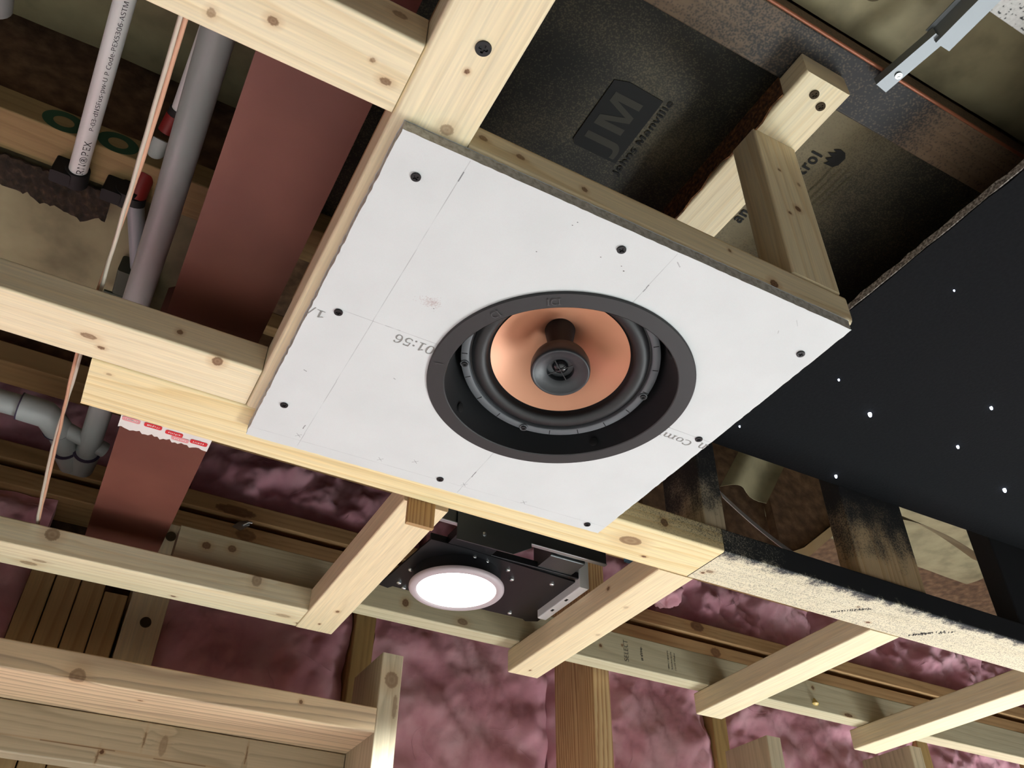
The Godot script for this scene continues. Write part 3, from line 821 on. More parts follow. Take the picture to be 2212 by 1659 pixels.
func batt(called: String, label: String, lo: Vector3, hi: Vector3, bulge: float, seed_: int) -> void:
	var n := FastNoiseLite.new()
	n.seed = seed_ * 13
	n.frequency = 1.0
	n.fractal_octaves = 4
	n.fractal_gain = 0.55
	var size := hi - lo
	var o := thing(called, label, "insulation", Vector3((lo.x + hi.x) / 2, lo.y, lo.z))
	var f := func(s: float, t: float) -> Vector3:
		var x := lerpf(-size.x / 2, size.x / 2, s)
		var y := size.y * (t if size.y < 1.0 else 1.0 - pow(1.0 - t, 2.2))
		var e := minf(minf(s, 1.0 - s) * size.x, minf(y, size.y - y))
		var z := size.z - 0.016 * exp(-e * e / 0.0004) + bulge * (n.get_noise_2d((x + lo.x) * 7.0, (y + lo.y) * 7.0) * 0.8 - 0.1)
		z += 0.0035 * n.get_noise_2d((x + lo.x) * 26.0 + 40.0, (y + lo.y) * 26.0)
		return Vector3(x, y, z)
	var nu := clampi(int(size.x / 0.009), 12, 64)
	var nv := clampi(int(size.y / 0.009), 16, 130)
	put(sheet(nu, nv, f, Vector3(0, 0, -0.06)), pink_mat(), "fibre_body", o)
	# loose strands on the face
	var st := fresh()
	for k in 9:
		var s0 := rng.randf_range(0.08, 0.9)
		var t0 := rng.randf_range(0.50, 0.97) if size.y > 1.0 else rng.randf_range(0.1, 0.9)
		var path := []
		var dir := rng.randf_range(0, TAU)
		for q in 7:
			path.append(f.call(clampf(s0, 0.02, 0.98), clampf(t0, 0.02, 0.995)) + Vector3(0, 0, 0.002))
			dir += rng.randf_range(-0.5, 0.5)
			s0 += cos(dir) * 0.014 / size.x
			t0 += sin(dir) * 0.014 / size.y
		tube(st, path, 0.0004, 4, false)
	var w := put(st.commit(), mat("pink strand", rgb(222, 170, 182), 0.9), "loose_strands", o)
	w.set_meta("kind", "stuff")

func blob(parent: Node3D, r: float, seed_: int) -> void:
	var n := FastNoiseLite.new()
	n.seed = seed_
	n.frequency = 22.0
	n.fractal_octaves = 4
	var s := SphereMesh.new()
	s.radius = r
	s.height = r * 2
	s.radial_segments = 40
	s.rings = 24
	var arr := s.get_mesh_arrays()
	var v: PackedVector3Array = arr[Mesh.ARRAY_VERTEX]
	for k in v.size():
		v[k] *= 1.0 + 0.45 * n.get_noise_3dv(v[k])
	arr[Mesh.ARRAY_VERTEX] = v
	var am := ArrayMesh.new()
	am.add_surface_from_arrays(Mesh.PRIMITIVE_TRIANGLES, arr)
	var st := SurfaceTool.new()
	st.create_from(am, 0)
	st.generate_normals()
	put(st.commit(), pink_mat(), "fibre_body", parent)

# ---------------------------------------------------------------- joists and the paper-faced insulation between them
func joists() -> void:
	var osb := osb_mat()
	var spj := [{"v0": -0.6, "v1": -0.2, "u0": 1.30, "u1": 1.62, "full": 0.85, "fuzz": 0.0, "vend": 0.075, "uend": 1.75}, {"v0": -0.6, "v1": -0.2, "u0": 0.2, "u1": 0.6, "full": 0.10, "fuzz": 0.0}]
	var rows := [[-0.311, "floor joist with black speckled overspray on its brown flange under the copper wire", spj, {"tone": [Color(0.50, 0.41, 0.32), Color(0.40, 0.32, 0.24)]}],
		[-0.850, "floor joist with a green ring stamp on its flange beside the pipes", [], {"tone": [Color(0.60, 0.50, 0.33), Color(0.48, 0.38, 0.24)]}],
		[0.30, "floor joist beyond the speckled drywall strip", [], {"tone": BROWN}], [0.90, "floor joist over the open room", [], {"tone": BROWN}], [-1.36, "floor joist nearest the pink rim insulation", [], {"tone": BROWN}], [1.5, "floor joist over the stair side of the room", [], {"tone": BROWN}]]
	for r in rows:
		var z: float = r[0]
		var t := thing("floor_joist", r[1], "joist", Vector3(0.5, 0.90, z), "engineered floor joists")
		var opts: Dictionary = r[3]
		opts["ppm"] = 660.0 if z < 0.0 and z > -1.0 else 120.0
		opts["spray"] = r[2]
		opts["contrast"] = 0.25
		var size := Vector3(3.0, 0.038, 0.063)
		var left := -1.0 if z > -1.3 else -1.45
		var fm := wood_mat(size, 0, opts)
		part_box("bottom_flange", t, Vector3(left, 0.9, z - 0.0315), Vector3(left + 3.0, 0.938, z + 0.0315), 0, fm, 0.002)
		part_box("web", t, Vector3(left, 0.9378, z - 0.005), Vector3(left + 3.0, 1.152, z + 0.005), 0, osb, 0.0005)
		part_box("top_flange", t, Vector3(left, 1.1518, z - 0.0315), Vector3(left + 3.0, 1.1895, z + 0.0315), 0, fm, 0.002)
		if z == -0.850:
			var green := mat("green stamp", rgb(44, 74, 50), 0.9)
			for s in [[-0.196, 0.024], [-0.132, 0.024]]:
				var arc := lathe([Vector2(0.012, 0.0), Vector2(0.0245, 0.0)], 40)
				var a := put(arc, green, "ring_stamp", t, Vector3(s[0] - 0.5 , 0.017, 0.0318))
				a.rotation.x = PI / 2
				a.scale = Vector3(1, 1, 0.72)
	# kraft paper facing
	var kraft := noise_mat("kraft paper", [[0.0, rgb(104, 95, 70)], [0.5, rgb(134, 124, 94)], [1.0, rgb(148, 138, 106)]], 0.012, 2.0, 0.78, 0.12, 5, 31)
	var sprayed := sprayed_paper()
	kraft_sheet("kraft_facing", "tan kraft paper with a large dark logo print between the joists", Vector3(0.12, 0.935, -0.8175), Vector3(2.0, 0.935, -0.344), sprayed, 0.003, 5, 0.0)
	kraft_sheet("kraft_facing", "dim olive kraft paper pushed high above the pale batten and the plastic pipes", Vector3(-1.0, 1.075, -0.818), Vector3(0.10, 1.075, -0.344), kraft, 0.02, 6, -0.03)
	kraft_sheet("kraft_facing", "tan kraft paper with dark round letters beside the bright metal channel", Vector3(0.10, 0.94, -0.278), Vector3(2.0, 0.94, 0.265), kraft, 0.012, 7, -0.02)
	kraft_sheet("kraft_facing", "creased tan kraft paper sagging behind the copper speaker wire and elbow", Vector3(-1.0, 0.905, -1.20), Vector3(0.02, 0.905, -0.884), kraft, 0.018, 8, -0.03)
	kraft_sheet("kraft_facing", "dark kraft paper above the sprayed uprights", Vector3(0.66, 1.08, -1.32), Vector3(2.1, 1.08, -0.884), kraft, 0.02, 9, -0.02)
	# print on the paper: reading direction +z, letters' tops towards -x
	var pr := mat("kraft ink", rgb(24, 24, 23), 0.85)
	var k1: Node3D = get_node("kraft_facing")
	var base := k1.position - Vector3(0, EYE, 0)
	var ax := Vector3.BACK
	var ay := Vector3.LEFT
	var yp := 0.9336
	# badge: dark slanted block with a light J and M
	var badge := PackedVector2Array()
	for q in [[-0.046, -0.034], [0.058, -0.034], [0.060, 0.016], [0.054, 0.034], [-0.040, 0.034], [-0.046, 0.028]]:
		badge.append(Vector2(q[0], q[1]))
	put(prism(badge, ax, ay, Vector3.DOWN, 0.0004), pr, "logo_badge", k1, Vector3(0.404, yp, -0.505) - base)
	put(lettering("JM", 0.052, "Droid Sans", ax, ay, 0.084, true), mat("pale print gap", rgb(58, 56, 48), 0.85), "logo_letters", k1, Vector3(0.406, yp - 0.0006, -0.505) - base)
	put(lettering("Johns Manville", 0.011, "Droid Sans", ax, ay, 0.125, true), pr, "logo_name", k1, Vector3(0.448, yp, -0.505) - base)
	put(lettering("trol", 0.0175, "Droid Sans", ax, ay, 0.036, true), pr, "printed_word", k1, Vector3(0.655, yp, -0.430) - base)
	put(lettering("an", 0.013, "Droid Sans", ax, ay, 0.022, true), pr, "printed_word", k1, Vector3(0.638, yp, -0.540) - base)
	var fl := PackedVector2Array([Vector2(-0.012, -0.008), Vector2(-0.006, -0.013), Vector2(0.006, -0.013), Vector2(0.012, -0.007), Vector2(0.013, 0.002), Vector2(0.009, 0.010), Vector2(0.007, 0.003), Vector2(0.002, 0.013), Vector2(-0.001, 0.003), Vector2(-0.006, 0.010), Vector2(-0.008, 0.002), Vector2(-0.013, 0.006)])
	put(prism(fl, ax, ay, Vector3.DOWN, 0.0004), pr, "flame_mark", k1, Vector3(0.678, yp, -0.407) - base)
	var faint := mat("faint kraft ink", rgb(96, 90, 66), 0.85)
	for j in 4:
		smudge(k1, faint, Vector3(0.688 + j * 0.010, yp, -0.445) - base, ax, ay, 0.066 - 0.01 * (j % 2), 0.004, 900 + j)
	var k3: Node3D = get_node("kraft_facing_002")
	put(lettering("oo", 0.030, "Droid Sans", ax, ay, 0.052, true), mat("brown kraft ink", rgb(70, 60, 34), 0.85), "printed_word", k3, Vector3(0.548, 0.921, -0.207) - (k3.position - Vector3(0, EYE, 0)))
	# odds and ends in the bay above the plank
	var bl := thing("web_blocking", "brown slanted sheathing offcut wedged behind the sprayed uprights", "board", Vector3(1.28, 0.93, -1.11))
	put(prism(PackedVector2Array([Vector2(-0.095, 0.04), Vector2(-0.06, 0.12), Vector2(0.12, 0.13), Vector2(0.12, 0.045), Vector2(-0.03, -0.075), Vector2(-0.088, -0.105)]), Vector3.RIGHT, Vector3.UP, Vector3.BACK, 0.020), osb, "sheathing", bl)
	put(prism(PackedVector2Array([Vector2(-0.088, -0.107), Vector2(-0.03, -0.077), Vector2(0.12, 0.043), Vector2(0.128, 0.030), Vector2(-0.02, -0.094), Vector2(-0.07, -0.125)]), Vector3.RIGHT, Vector3.UP, Vector3.BACK, 0.030), wood_mat(Vector3(0.2, 0.03, 0.03), 0, {"ppm": 400.0, "tone": TAN}), "lit_edge", bl)  # paler strip paints the lit lower edge of the sheathing
	var dk := thing("web_blocking", "dim upright sheathing sheet between the narrow and the wide sprayed uprights", "board", Vector3(1.09, 0.915, -1.12))
	put(prism(PackedVector2Array([Vector2(-0.22, 0.15), Vector2(0.09, 0.15), Vector2(0.09, -0.12), Vector2(0.06, -0.14), Vector2(-0.22, -0.08)]), Vector3.RIGHT, Vector3.UP, Vector3.BACK, 0.012), osb, "sheathing", dk)
	var sc := thing("kraft_scrap", "folded greenish kraft paper scrap tucked under the star panel edge", "paper", Vector3(1.12, 0.985, -1.078))
	put(sheet(10, 10, func(s: float, t: float) -> Vector3: return Vector3((s - 0.5) * 0.12 + (t - 0.5) * 0.05, (t - 0.5) * 0.10 - absf(s - 0.5) * 0.03, 0.012 * sin(s * 6.0) + t * 0.03), Vector3(0, 0, -0.001)), kraft, "paper_sheet", sc)
	var sc2 := thing("kraft_scrap", "long curling kraft paper strip between the wide upright and the star panel edge", "paper", Vector3(1.36, 0.845, -0.905))
	put(sheet(24, 8, func(s: float, t: float) -> Vector3: return Vector3((s - 0.5) * 0.40, 0.055 * sin(s * 2.6 + 0.2) - t * 0.05 - 0.02, (t - 0.5) * 0.05 - 0.02 * s), Vector3(0, 0, -0.001)), kraft, "paper_sheet", sc2)
	# metal straps that droop over the plank
	for q in [[0.862, 0.752, 1.10, "thin bright metal strap drooping from the narrow sprayed upright onto the plank"], [1.18, 0.70, 1.52, "thin dark metal strap drooping past the wide sprayed upright"]]:
		var sp := thing("metal_strap", q[3], "strap", Vector3(q[0], q[1], -0.90))
		var x1: float = q[2] - q[0]
		put(sheet(24, 2, func(s: float, t: float) -> Vector3: return Vector3(s * x1, -(q[1] - 0.640) * (1.0 - (1.0 - s) * (1.0 - s) * 0.75 - 0.25 * (1.0 - s)) - (t - 0.5) * 0.014, t * 0.004 + 0.02 * s), Vector3(0, 0, -0.0012)), mat("galvanised", rgb(206, 208, 210), 0.45, 0.25), "band", sp)

func kraft_sheet(called: String, label: String, lo: Vector3, hi: Vector3, m: Material, wav: float, seed_: int, sag: float) -> void:
	var n := FastNoiseLite.new()
	n.seed = seed_
	n.frequency = 1.0
	n.fractal_octaves = 3
	var o := thing(called, label, "paper facing", (lo + hi) / 2, "kraft paper facings between joists")
	var size := hi - lo
	var f := func(s: float, t: float) -> Vector3:
		var x := lerpf(-size.x / 2, size.x / 2, s)
		var z := lerpf(-size.z / 2, size.z / 2, t)
		var e := minf(t, 1.0 - t) * size.z
		var y := sag * (1.0 - exp(-e * 9.0)) + wav * 0.4 * n.get_noise_2d((x + lo.x) * 2.2, z * 5.0)
		y += wav * 0.25 * absf(n.get_noise_2d(x * 1.1 + 40.0, z * 3.0 + x * 2.0))
		return Vector3(x, y, z)
	put(sheet(clampi(int(size.x / 0.02), 20, 110), 26, f, Vector3(0, 0.0012, 0)), m, "paper_sheet", o)

# ---------------------------------------------------------------- the dark star panel and pieces near it
func star_ceiling() -> void:
	var black := noise_mat("star paint", [[0.0, rgb(17, 18, 20)], [0.5, rgb(20, 21, 23)], [1.0, rgb(24, 25, 27)]], 0.05, 6.0, 0.95, 0.1, 5, 41)
	black.metallic_specular = 0.25
	var p := thing("star_panel", "dark charcoal ceiling panel with tiny white fibre optic stars", "ceiling panel", Vector3(1.6, 0.785, -0.3))
	var st := fresh()
	var poly := PackedVector2Array()
	var x0 := 0.759 - 1.6
	for k in 60:
		poly.append(Vector2(x0 + 0.0045 * k / 59.0 + rng.randf_range(-0.001, 0.001), -0.827 + 0.3 + k / 59.0 * 1.25))
	poly.append(Vector2(1.3, 0.723))
	poly.append(Vector2(1.3, -0.49))
	put(prism(poly, Vector3.RIGHT, Vector3.BACK, Vector3.UP, 0.0115), black, "panel_face", p, Vector3(0, 0.0058, 0))
	# torn gypsum edges
	var gy := noise_mat("torn gypsum", [[0.0, rgb(30, 28, 27)], [0.30, rgb(96, 88, 82)], [0.6, rgb(150, 142, 136)], [1.0, rgb(190, 184, 178)]], 0.03, 14.0, 0.95, 0.6, 5, 44)
	var edge := PackedVector2Array()
	for k in 100:
		edge.append(Vector2(-0.522 + k / 99.0 * 1.24, 0.001 + rng.randf_range(0, 0.0014)))
	for k in range(99, -1, -1):
		edge.append(Vector2(-0.522 + k / 99.0 * 1.24, 0.0118 + rng.randf_range(-0.0025, 0.001)))
	var e1 := put(prism(edge, Vector3.BACK, Vector3.UP, Vector3.LEFT, 0.0016), gy, "torn_edge", p, Vector3(x0 + 0.001, 0, 0))
	e1.rotation.y = atan(0.0045 / 1.25)
	e1.set_meta("label", "pale torn plaster edge")
	var e2 := put(bar_mesh(Vector3(2.1, 0.0105, 0.002), 0, 0.0004), gy, "torn_edge", p, Vector3(0.22, 0.006, -0.5085))
	e2.rotation.y = -atan(0.037 / 2.14)
	var glow := StandardMaterial3D.new()
	glow.albedo_color = rgb(240, 244, 255)
	glow.emission_enabled = true
	glow.emission = rgb(214, 226, 255)
	glow.emission_energy_multiplier = 9.0
	for s in [[2064, 0.845, -0.417, 0.0010], [0, 0.8485, -0.617, 0.0013], [0, 0.946, -0.653, 0.0027], [0, 1.088, -0.5555, 0.0020], [0, 1.127, -0.647, 0.0020], [0, 1.0245, -0.801, 0.0021], [0, 1.295, -0.694, 0.0027], [0, 0.800, -0.772, 0.0012], [0, 1.42, -0.30, 0.002], [0, 1.62, -0.6, 0.002], [0, 1.25, 0.1, 0.0018]]:
		var r: float = s[3]
		put(lathe([Vector2(r, 0.001), Vector2(r, -r * 1.2), Vector2(r * 0.6, -r * 2.2), Vector2(0, -r * 2.5)], 7), glow, "star_light", p, Vector3(s[1] - 1.6, 0.0, s[2] + 0.3))
	# battens that hold the star panel up
	for z in [-0.70, -0.42]:
		board("furring_strip", "furring strip over the star panel near the sprayed uprights" if z < -0.5 else "furring strip over the star panel near the copper wire", "batten", Vector3(1.05, 0.797, z), Vector3(2.8, 0.8985, z + 0.038), 0, {"group": "furring strips over the star panel", "ppm": 150.0, "tone": BROWN})
	# speckled white drywall strip
	var spk := noise_mat("speckled white", [[0.0, rgb(40, 40, 42)], [0.20, rgb(70, 70, 70)], [0.27, rgb(186, 184, 180)], [1.0, rgb(204, 202, 198)]], 0.09, 3.5, 0.9, 0.0, 2, 51)
	var d := put(bar_mesh(Vector3(1.6, 0.012, 0.9), 0, 0.001), spk, "drywall_strip", self, Vector3(1.44, 0.886, 0.28))
	tag(d, "white drywall sheet with black paint spots past the bright metal channel", "drywall")
	# resilient metal channel
	var ch := thing("metal_channel", "bright galvanised channel running out under the joist near the copper wire", "metal channel", Vector3(0.63, 0.885, -0.2))
	var zinc := mat("zinc", rgb(128, 132, 135), 0.5, 0.6)
	var prof := PackedVector2Array([Vector2(-0.018, 0.010), Vector2(-0.012, 0.010), Vector2(-0.009, -0.008), Vector2(0.009, -0.008), Vector2(0.012, 0.010), Vector2(0.018, 0.010), Vector2(0.018, 0.0088), Vector2(0.0131, 0.0088), Vector2(0.0101, -0.0094), Vector2(-0.0101, -0.0094), Vector2(-0.0131, 0.0088), Vector2(-0.018, 0.0088)])
	put(prism(prof, Vector3.RIGHT, Vector3.UP, Vector3.BACK, 0.60), zinc, "channel", ch, Vector3(0.003, 0, 0.28))
	var tongue := PackedVector2Array([Vector2(-0.009, 0.006), Vector2(-0.009, -0.006), Vector2(0.008, -0.006), Vector2(0.008, 0.006), Vector2(0.0068, 0.006), Vector2(0.0068, -0.0048), Vector2(-0.0078, -0.0048), Vector2(-0.0078, 0.006)])
	var tg := put(prism(tongue, Vector3.RIGHT, Vector3.UP, Vector3.BACK, 0.075), zinc, "end_tongue", ch, Vector3(-0.008, 0.0015, -0.052))
	tg.rotation.y = 0.12
	put(screw_mesh(0.004), mat("shiny metal", rgb(200, 204, 206), 0.25, 0.9), "screw", ch, Vector3(-0.009, -0.0052, -0.068))
	# copper wire along the joist
	var cw := put(tube_mesh([Vector3(-0.6, 0, 0.004), Vector3(-0.2, -0.001, 0.002), Vector3(0.0, 0.0005, 0.0), Vector3(0.2, 0, -0.001), Vector3(0.7, 0, -0.003)], 0.0021, 10), mat("copper wire", rgb(150, 92, 66), 0.5, 0.3), "copper_wire", self, Vector3(0.55, 0.8965, -0.2765))
	tag(cw, "thin copper wire running along the lower edge of the speckled joist", "wire")

# ---------------------------------------------------------------- ducts, pipes and wire
func services() -> void:
	# ragged dark brown sheet hanging under the pipe joist
	var bk := thing("ragged_sheet", "ragged dark brown sheet under the stamped joist beside the clamps", "offcut", Vector3(-0.204, 0.893, -0.915))
	var bn := FastNoiseLite.new()
	bn.seed = 5
	bn.frequency = 9.0
	put(sheet(40, 10, func(s_: float, t_: float) -> Vector3: return Vector3((s_ - 0.5) * 0.165, -0.004 - 0.010 * t_ + 0.006 * bn.get_noise_2d(s_ * 3.0, t_), lerpf(0.034, -0.012 - 0.02 * bn.get_noise_2d(s_ * 0.25, 7.0) - 0.006 * bn.get_noise_2d(s_, 3.0), t_)), Vector3(0, 0.003, 0)), noise_mat("ragged sheet brown", [[0.0, rgb(22, 17, 13)], [0.6, rgb(48, 36, 26)], [1.0, rgb(92, 70, 48)]], 0.03, 5.0, 0.95, 0.5, 5, 91), "sheet_body", bk)
	# red painted duct
	var d := thing("red_duct", "long dark red rectangular duct rising behind the pale battens", "duct", Vector3(0.042, 0.68, -0.6))
	var red := noise_mat("red duct paint", [[0.0, rgb(97, 52, 43)], [0.5, rgb(104, 58, 47)], [1.0, rgb(112, 64, 52)]], 0.008, 1.5, 0.55, 0.04, 4, 71)
	put(prism(PackedVector2Array([Vector2(-0.0525, 0.9), Vector2(-0.0535, -0.35), Vector2(-0.0635, -0.36), Vector2(-0.0620, -0.86), Vector2(0.0515, -0.86), Vector2(0.0535, 0.9)]), Vector3.RIGHT, Vector3.BACK, Vector3.UP, 0.16), red, "duct_body", d, Vector3(0, 0.08, 0))
	# printed tape round the joint
	var tape := fresh()
	var tw := mat("white tape", rgb(226, 220, 216), 0.6)
	put(sheet(30, 4, func(s: float, t: float) -> Vector3: return Vector3(lerpf(-0.0655, 0.0525, s), -0.001 + 0.0004 * sin(s * 60.0) * t, lerpf(-0.420, -0.474 + 0.0022 * sin(s * 37.0) + 0.0018 * sin(s * 91.0), t)), Vector3(0, 0.0008, 0)), tw, "joint_tape", d)
	var red_ink := mat("red tape print", rgb(206, 44, 50), 0.7)
	var pink_ink := mat("pink tape print", rgb(222, 150, 152), 0.7)
	for q in [[-0.052, -0.462, 0], [-0.024, -0.462, 1], [0.004, -0.4655, 1], [0.014, -0.475, 0], [0.038, -0.471, 1]]:
		var b := PackedVector2Array()
		for k in 16:
			var a := TAU * (k + 0.5) / 16.0
			b.append(Vector2(signf(cos(a)) * 0.0085 + cos(a) * 0.003, signf(sin(a)) * 0.0018 + sin(a) * 0.003))
		var lo := put(prism(b, Vector3.RIGHT, Vector3.BACK, Vector3.UP, 0.0003), red_ink if q[2] == 1 else pink_ink, "tape_print", d, Vector3(q[0], -0.0016, q[1] + 0.012))
		smudge(d, tw, Vector3(q[0], -0.0019, q[1] + 0.012), Vector3.RIGHT, Vector3.BACK, 0.015, 0.0042, 700 + int(q[0] * 1000))
	# speaker wire
	var w := thing("speaker_wire", "twisted clear and copper speaker wire lying over the battens", "wire", Vector3(0, 0.634, 0))
	var pts := [Vector3(-0.062, 0.0, 0.2), Vector3(-0.0655, 0.0, -0.36), Vector3(-0.0665, 0.0, -0.42), Vector3(-0.071, 0.001, -0.58), Vector3(-0.0775, -0.001, -0.75), Vector3(-0.082, -0.002, -0.83), Vector3(-0.0835, 0.0, -0.90), Vector3(-0.0865, 0.002, -1.10), Vector3(-0.0855, 0.001, -1.29), Vector3(-0.083, 0.0, -1.345)]
	var curve := Curve3D.new()
	for p in pts:
		curve.add_point(p)
	var A := []
	var B := []
	var steps := 150
	for k in steps + 1:
		var at := curve.sample_baked(curve.get_baked_length() * k / steps)
		var a := 0.35 * sin(k * 0.11) + maxf(0.0, k - 70.0) * 0.10 + 0.15 * sin(k * 0.9)
		var o := Vector3(cos(a), sin(a) * 0.5, 0) * 0.0019
		A.append(at - o)
		B.append(at + o)
	put(tube_mesh(A, 0.0020, 8), mat("silver strand", rgb(196, 186, 170), 0.45, 0.15), "silver_conductor", w)
	put(tube_mesh(B, 0.0020, 8), mat("copper strand", rgb(204, 158, 130), 0.45, 0.15), "copper_conductor", w)
	# white pex water pipe
	var pex := mat("white pex", rgb(236, 236, 234), 0.4)
	var ink := mat("pipe ink", rgb(40, 40, 42), 0.8)
	var a1 := Vector3(-0.125, 0.887, -0.10)
	var b1 := Vector3(-0.1655, 0.887, -0.862)
	var p1 := thing("pex_pipe", "white plastic pipe printed with black lettering ending in a black clamp", "pipe", (a1 + b1) / 2)
	var dir := (a1 - b1).normalized()
	put(tube_mesh([(a1 - b1) / 2, (b1 - a1) / 2], 0.0111, 24), pex, "pipe", p1)
	var face := Vector3(0.35, -0.8, 0.45)
	face = (face - dir * face.dot(dir)).normalized()
	for t in [["RN®PEX", 0.0085, 0.056, 0.036], ["P-03-dNSFus-pw-U P Code-PEX5306-ASTM F876/F877", 0.0068, 0.235, 0.20]]:
		put(pipe_lettering(t[0], t[1], t[2], 0.0113, dir, face), ink, "printed_text", p1, b1 + dir * t[3] - (a1 + b1) / 2)
	var rub := mat("black clamp", rgb(16, 16, 17), 0.7)
	for q in [[-0.1655, "black pipe clamp holding the lettered white pipe to the joist"], [-0.105, "black pipe clamp beside the red crimped elbow"]]:
		var c := thing("pipe_clamp", q[1], "clamp", Vector3(q[0], 0.886, -0.868))
		put(tube_mesh([Vector3(0, 0.001, 0.012), Vector3(0, 0.001, -0.012)], 0.0145, 20), rub, "collar", c)
		put(bar_mesh(Vector3(0.024, 0.028, 0.020), 1, 0.003), rub, "base", c, Vector3(-0.016, 0.0, 0.0))
	# pex run with red crimp rings
	var p2 := thing("crimped_pipe", "white plastic pipe with red crimped elbow winding behind the speaker wire", "pipe", Vector3(-0.09, 0.93, -0.8))
	var off := p2.position - Vector3(0, EYE, 0)
	var seg2 := [Vector3(-0.058, 0.955, -0.30), Vector3(-0.079, 0.955, -0.765)]
	put(tube_mesh([seg2[0] - off, seg2[1] - off], 0.0085, 20), pex, "upper_pipe", p2)
	var d2 := (seg2[0] - seg2[1] as Vector3).normalized()
	var f2 := (face - d2 * face.dot(d2)).normalized()
	put(pipe_lettering("407-0380 PMC S3-ICC-ES 4137", 0.006, 0.15, 0.0087, d2, f2), ink, "printed_text", p2, seg2[1] + d2 * 0.085 - off)
	var redm := mat("red ring", rgb(140, 34, 30), 0.45)
	put(tube_mesh([Vector3(-0.0795, 0.955, -0.762) - off, Vector3(-0.081, 0.953, -0.772) - off], 0.0100, 20), rub, "dark_collar", p2)
	put(tube_mesh([Vector3(-0.081, 0.953, -0.772) - off, Vector3(-0.085, 0.945, -0.795) - off], 0.0105, 20), redm, "red_ring", p2)
	put(tube_mesh([Vector3(-0.087, 0.938, -0.805) - off, Vector3(-0.090, 0.915, -0.835) - off], 0.0105, 20), pex, "white_coupling", p2)
	put(tube_mesh([Vector3(-0.091, 0.908, -0.842) - off, Vector3(-0.093, 0.897, -0.853) - off, Vector3(-0.094, 0.888, -0.868) - off], 0.0125, 20), redm, "red_elbow", p2)
	put(tube_mesh([Vector3(-0.0945, 0.888, -0.866) - off, Vector3(-0.114, 0.886, -0.872) - off], 0.0100, 20), pex, "side_stub", p2)
	put(tube_mesh([Vector3(-0.0935, 0.887, -0.866) - off, Vector3(-0.0925, 0.884, -0.876) - off], 0.0122, 20), rub, "dark_collar", p2)
	put(tube_mesh([Vector3(-0.0925, 0.885, -0.874) - off, Vector3(-0.052, 0.86, -1.03) - off, Vector3(-0.03, 0.85, -1.2) - off], 0.0108, 20), mat("grey pex", rgb(150, 152, 156), 0.45), "lower_pipe", p2)
	# drain: long grey pipe, tee and elbows
	var pvc := mat("pvc", rgb(158, 159, 157), 0.4)
	var dr := thing("drain_pipe", "thick grey plastic drain pipe beside the red duct with joined elbows at its end", "pipe", Vector3(-0.05, 0.80, -0.6))
	put(tube_mesh([Vector3(-0.002, 0, 0.9), Vector3(0.0, 0, -0.2), Vector3(-0.010, 0, -0.775)], 0.0172, 28), pvc, "pipe", dr)
	var el := dr
	var E := func(x: float, y: float, z: float) -> Vector3: return Vector3(x + 0.05, y - 0.8, z + 0.6)
	put(tube_mesh([E.call(-0.9, 0.80, -1.283), E.call(-0.150, 0.80, -1.285)], 0.0172, 24), pvc, "run_pipe", el)
	put(tube_mesh([E.call(-0.168, 0.80, -1.285), E.call(-0.130, 0.80, -1.288), E.call(-0.117, 0.80, -1.305), E.call(-0.108, 0.80, -1.322)], 0.0212, 24), pvc, "elbow", el)
	put(tube_mesh([E.call(-0.112, 0.80, -1.318), E.call(-0.085, 0.80, -1.385)], 0.0172, 24), pvc, "link_pipe", el)
	put(tube_mesh([E.call(-0.092, 0.80, -1.372), E.call(-0.078, 0.80, -1.41), E.call(-0.062, 0.80, -1.412), E.call(-0.060, 0.80, -1.365)], 0.0212, 24), pvc, "elbow", el)
	put(tube_mesh([E.call(-0.105, 0.80, -1.312), E.call(-0.035, 0.80, -1.345)], 0.0125, 20), pvc, "branch_pipe", el)
	var purple := mat("purple primer", rgb(58, 44, 66), 0.6)
	for q in [[Vector3(-0.1685, 0.80, -1.285), Vector3(-0.1665, 0.80, -1.285)], [Vector3(-0.1105, 0.80, -1.3200), Vector3(-0.1097, 0.80, -1.3222)], [Vector3(-0.0922, 0.80, -1.3705), Vector3(-0.0914, 0.80, -1.3727)], [Vector3(-0.060, 0.80, -1.362), Vector3(-0.060, 0.80, -1.3645)]]:
		put(tube_mesh([E.call(q[0].x, q[0].y, q[0].z), E.call(q[1].x, q[1].y, q[1].z)], 0.0216, 24), purple, "primer_ring", el)
	var jb := thing("utility_box", "dark green electrical box fixed beside the lower white pipe", "box", Vector3(-0.075, 0.868, -1.0))
	put(bar_mesh(Vector3(0.03, 0.03, 0.05), 2, 0.004), mat("dull green", rgb(66, 70, 58), 0.7), "case", jb)
	put(bar_mesh(Vector3(0.05, 0.004, 0.012), 0, 0.001), mat("dull green", rgb(66, 70, 58), 0.7), "tab", jb, Vector3(0.0, -0.014, -0.03))
	var gp := put(tube_mesh([Vector3(0, 0, 0.3), Vector3(0, 0, -0.05)], 0.024, 24), pvc, "stub_pipe", self, Vector3(-0.303, 0.97, -0.690))
	tag(gp, "short grey pipe end at the edge of the joist bay", "pipe")

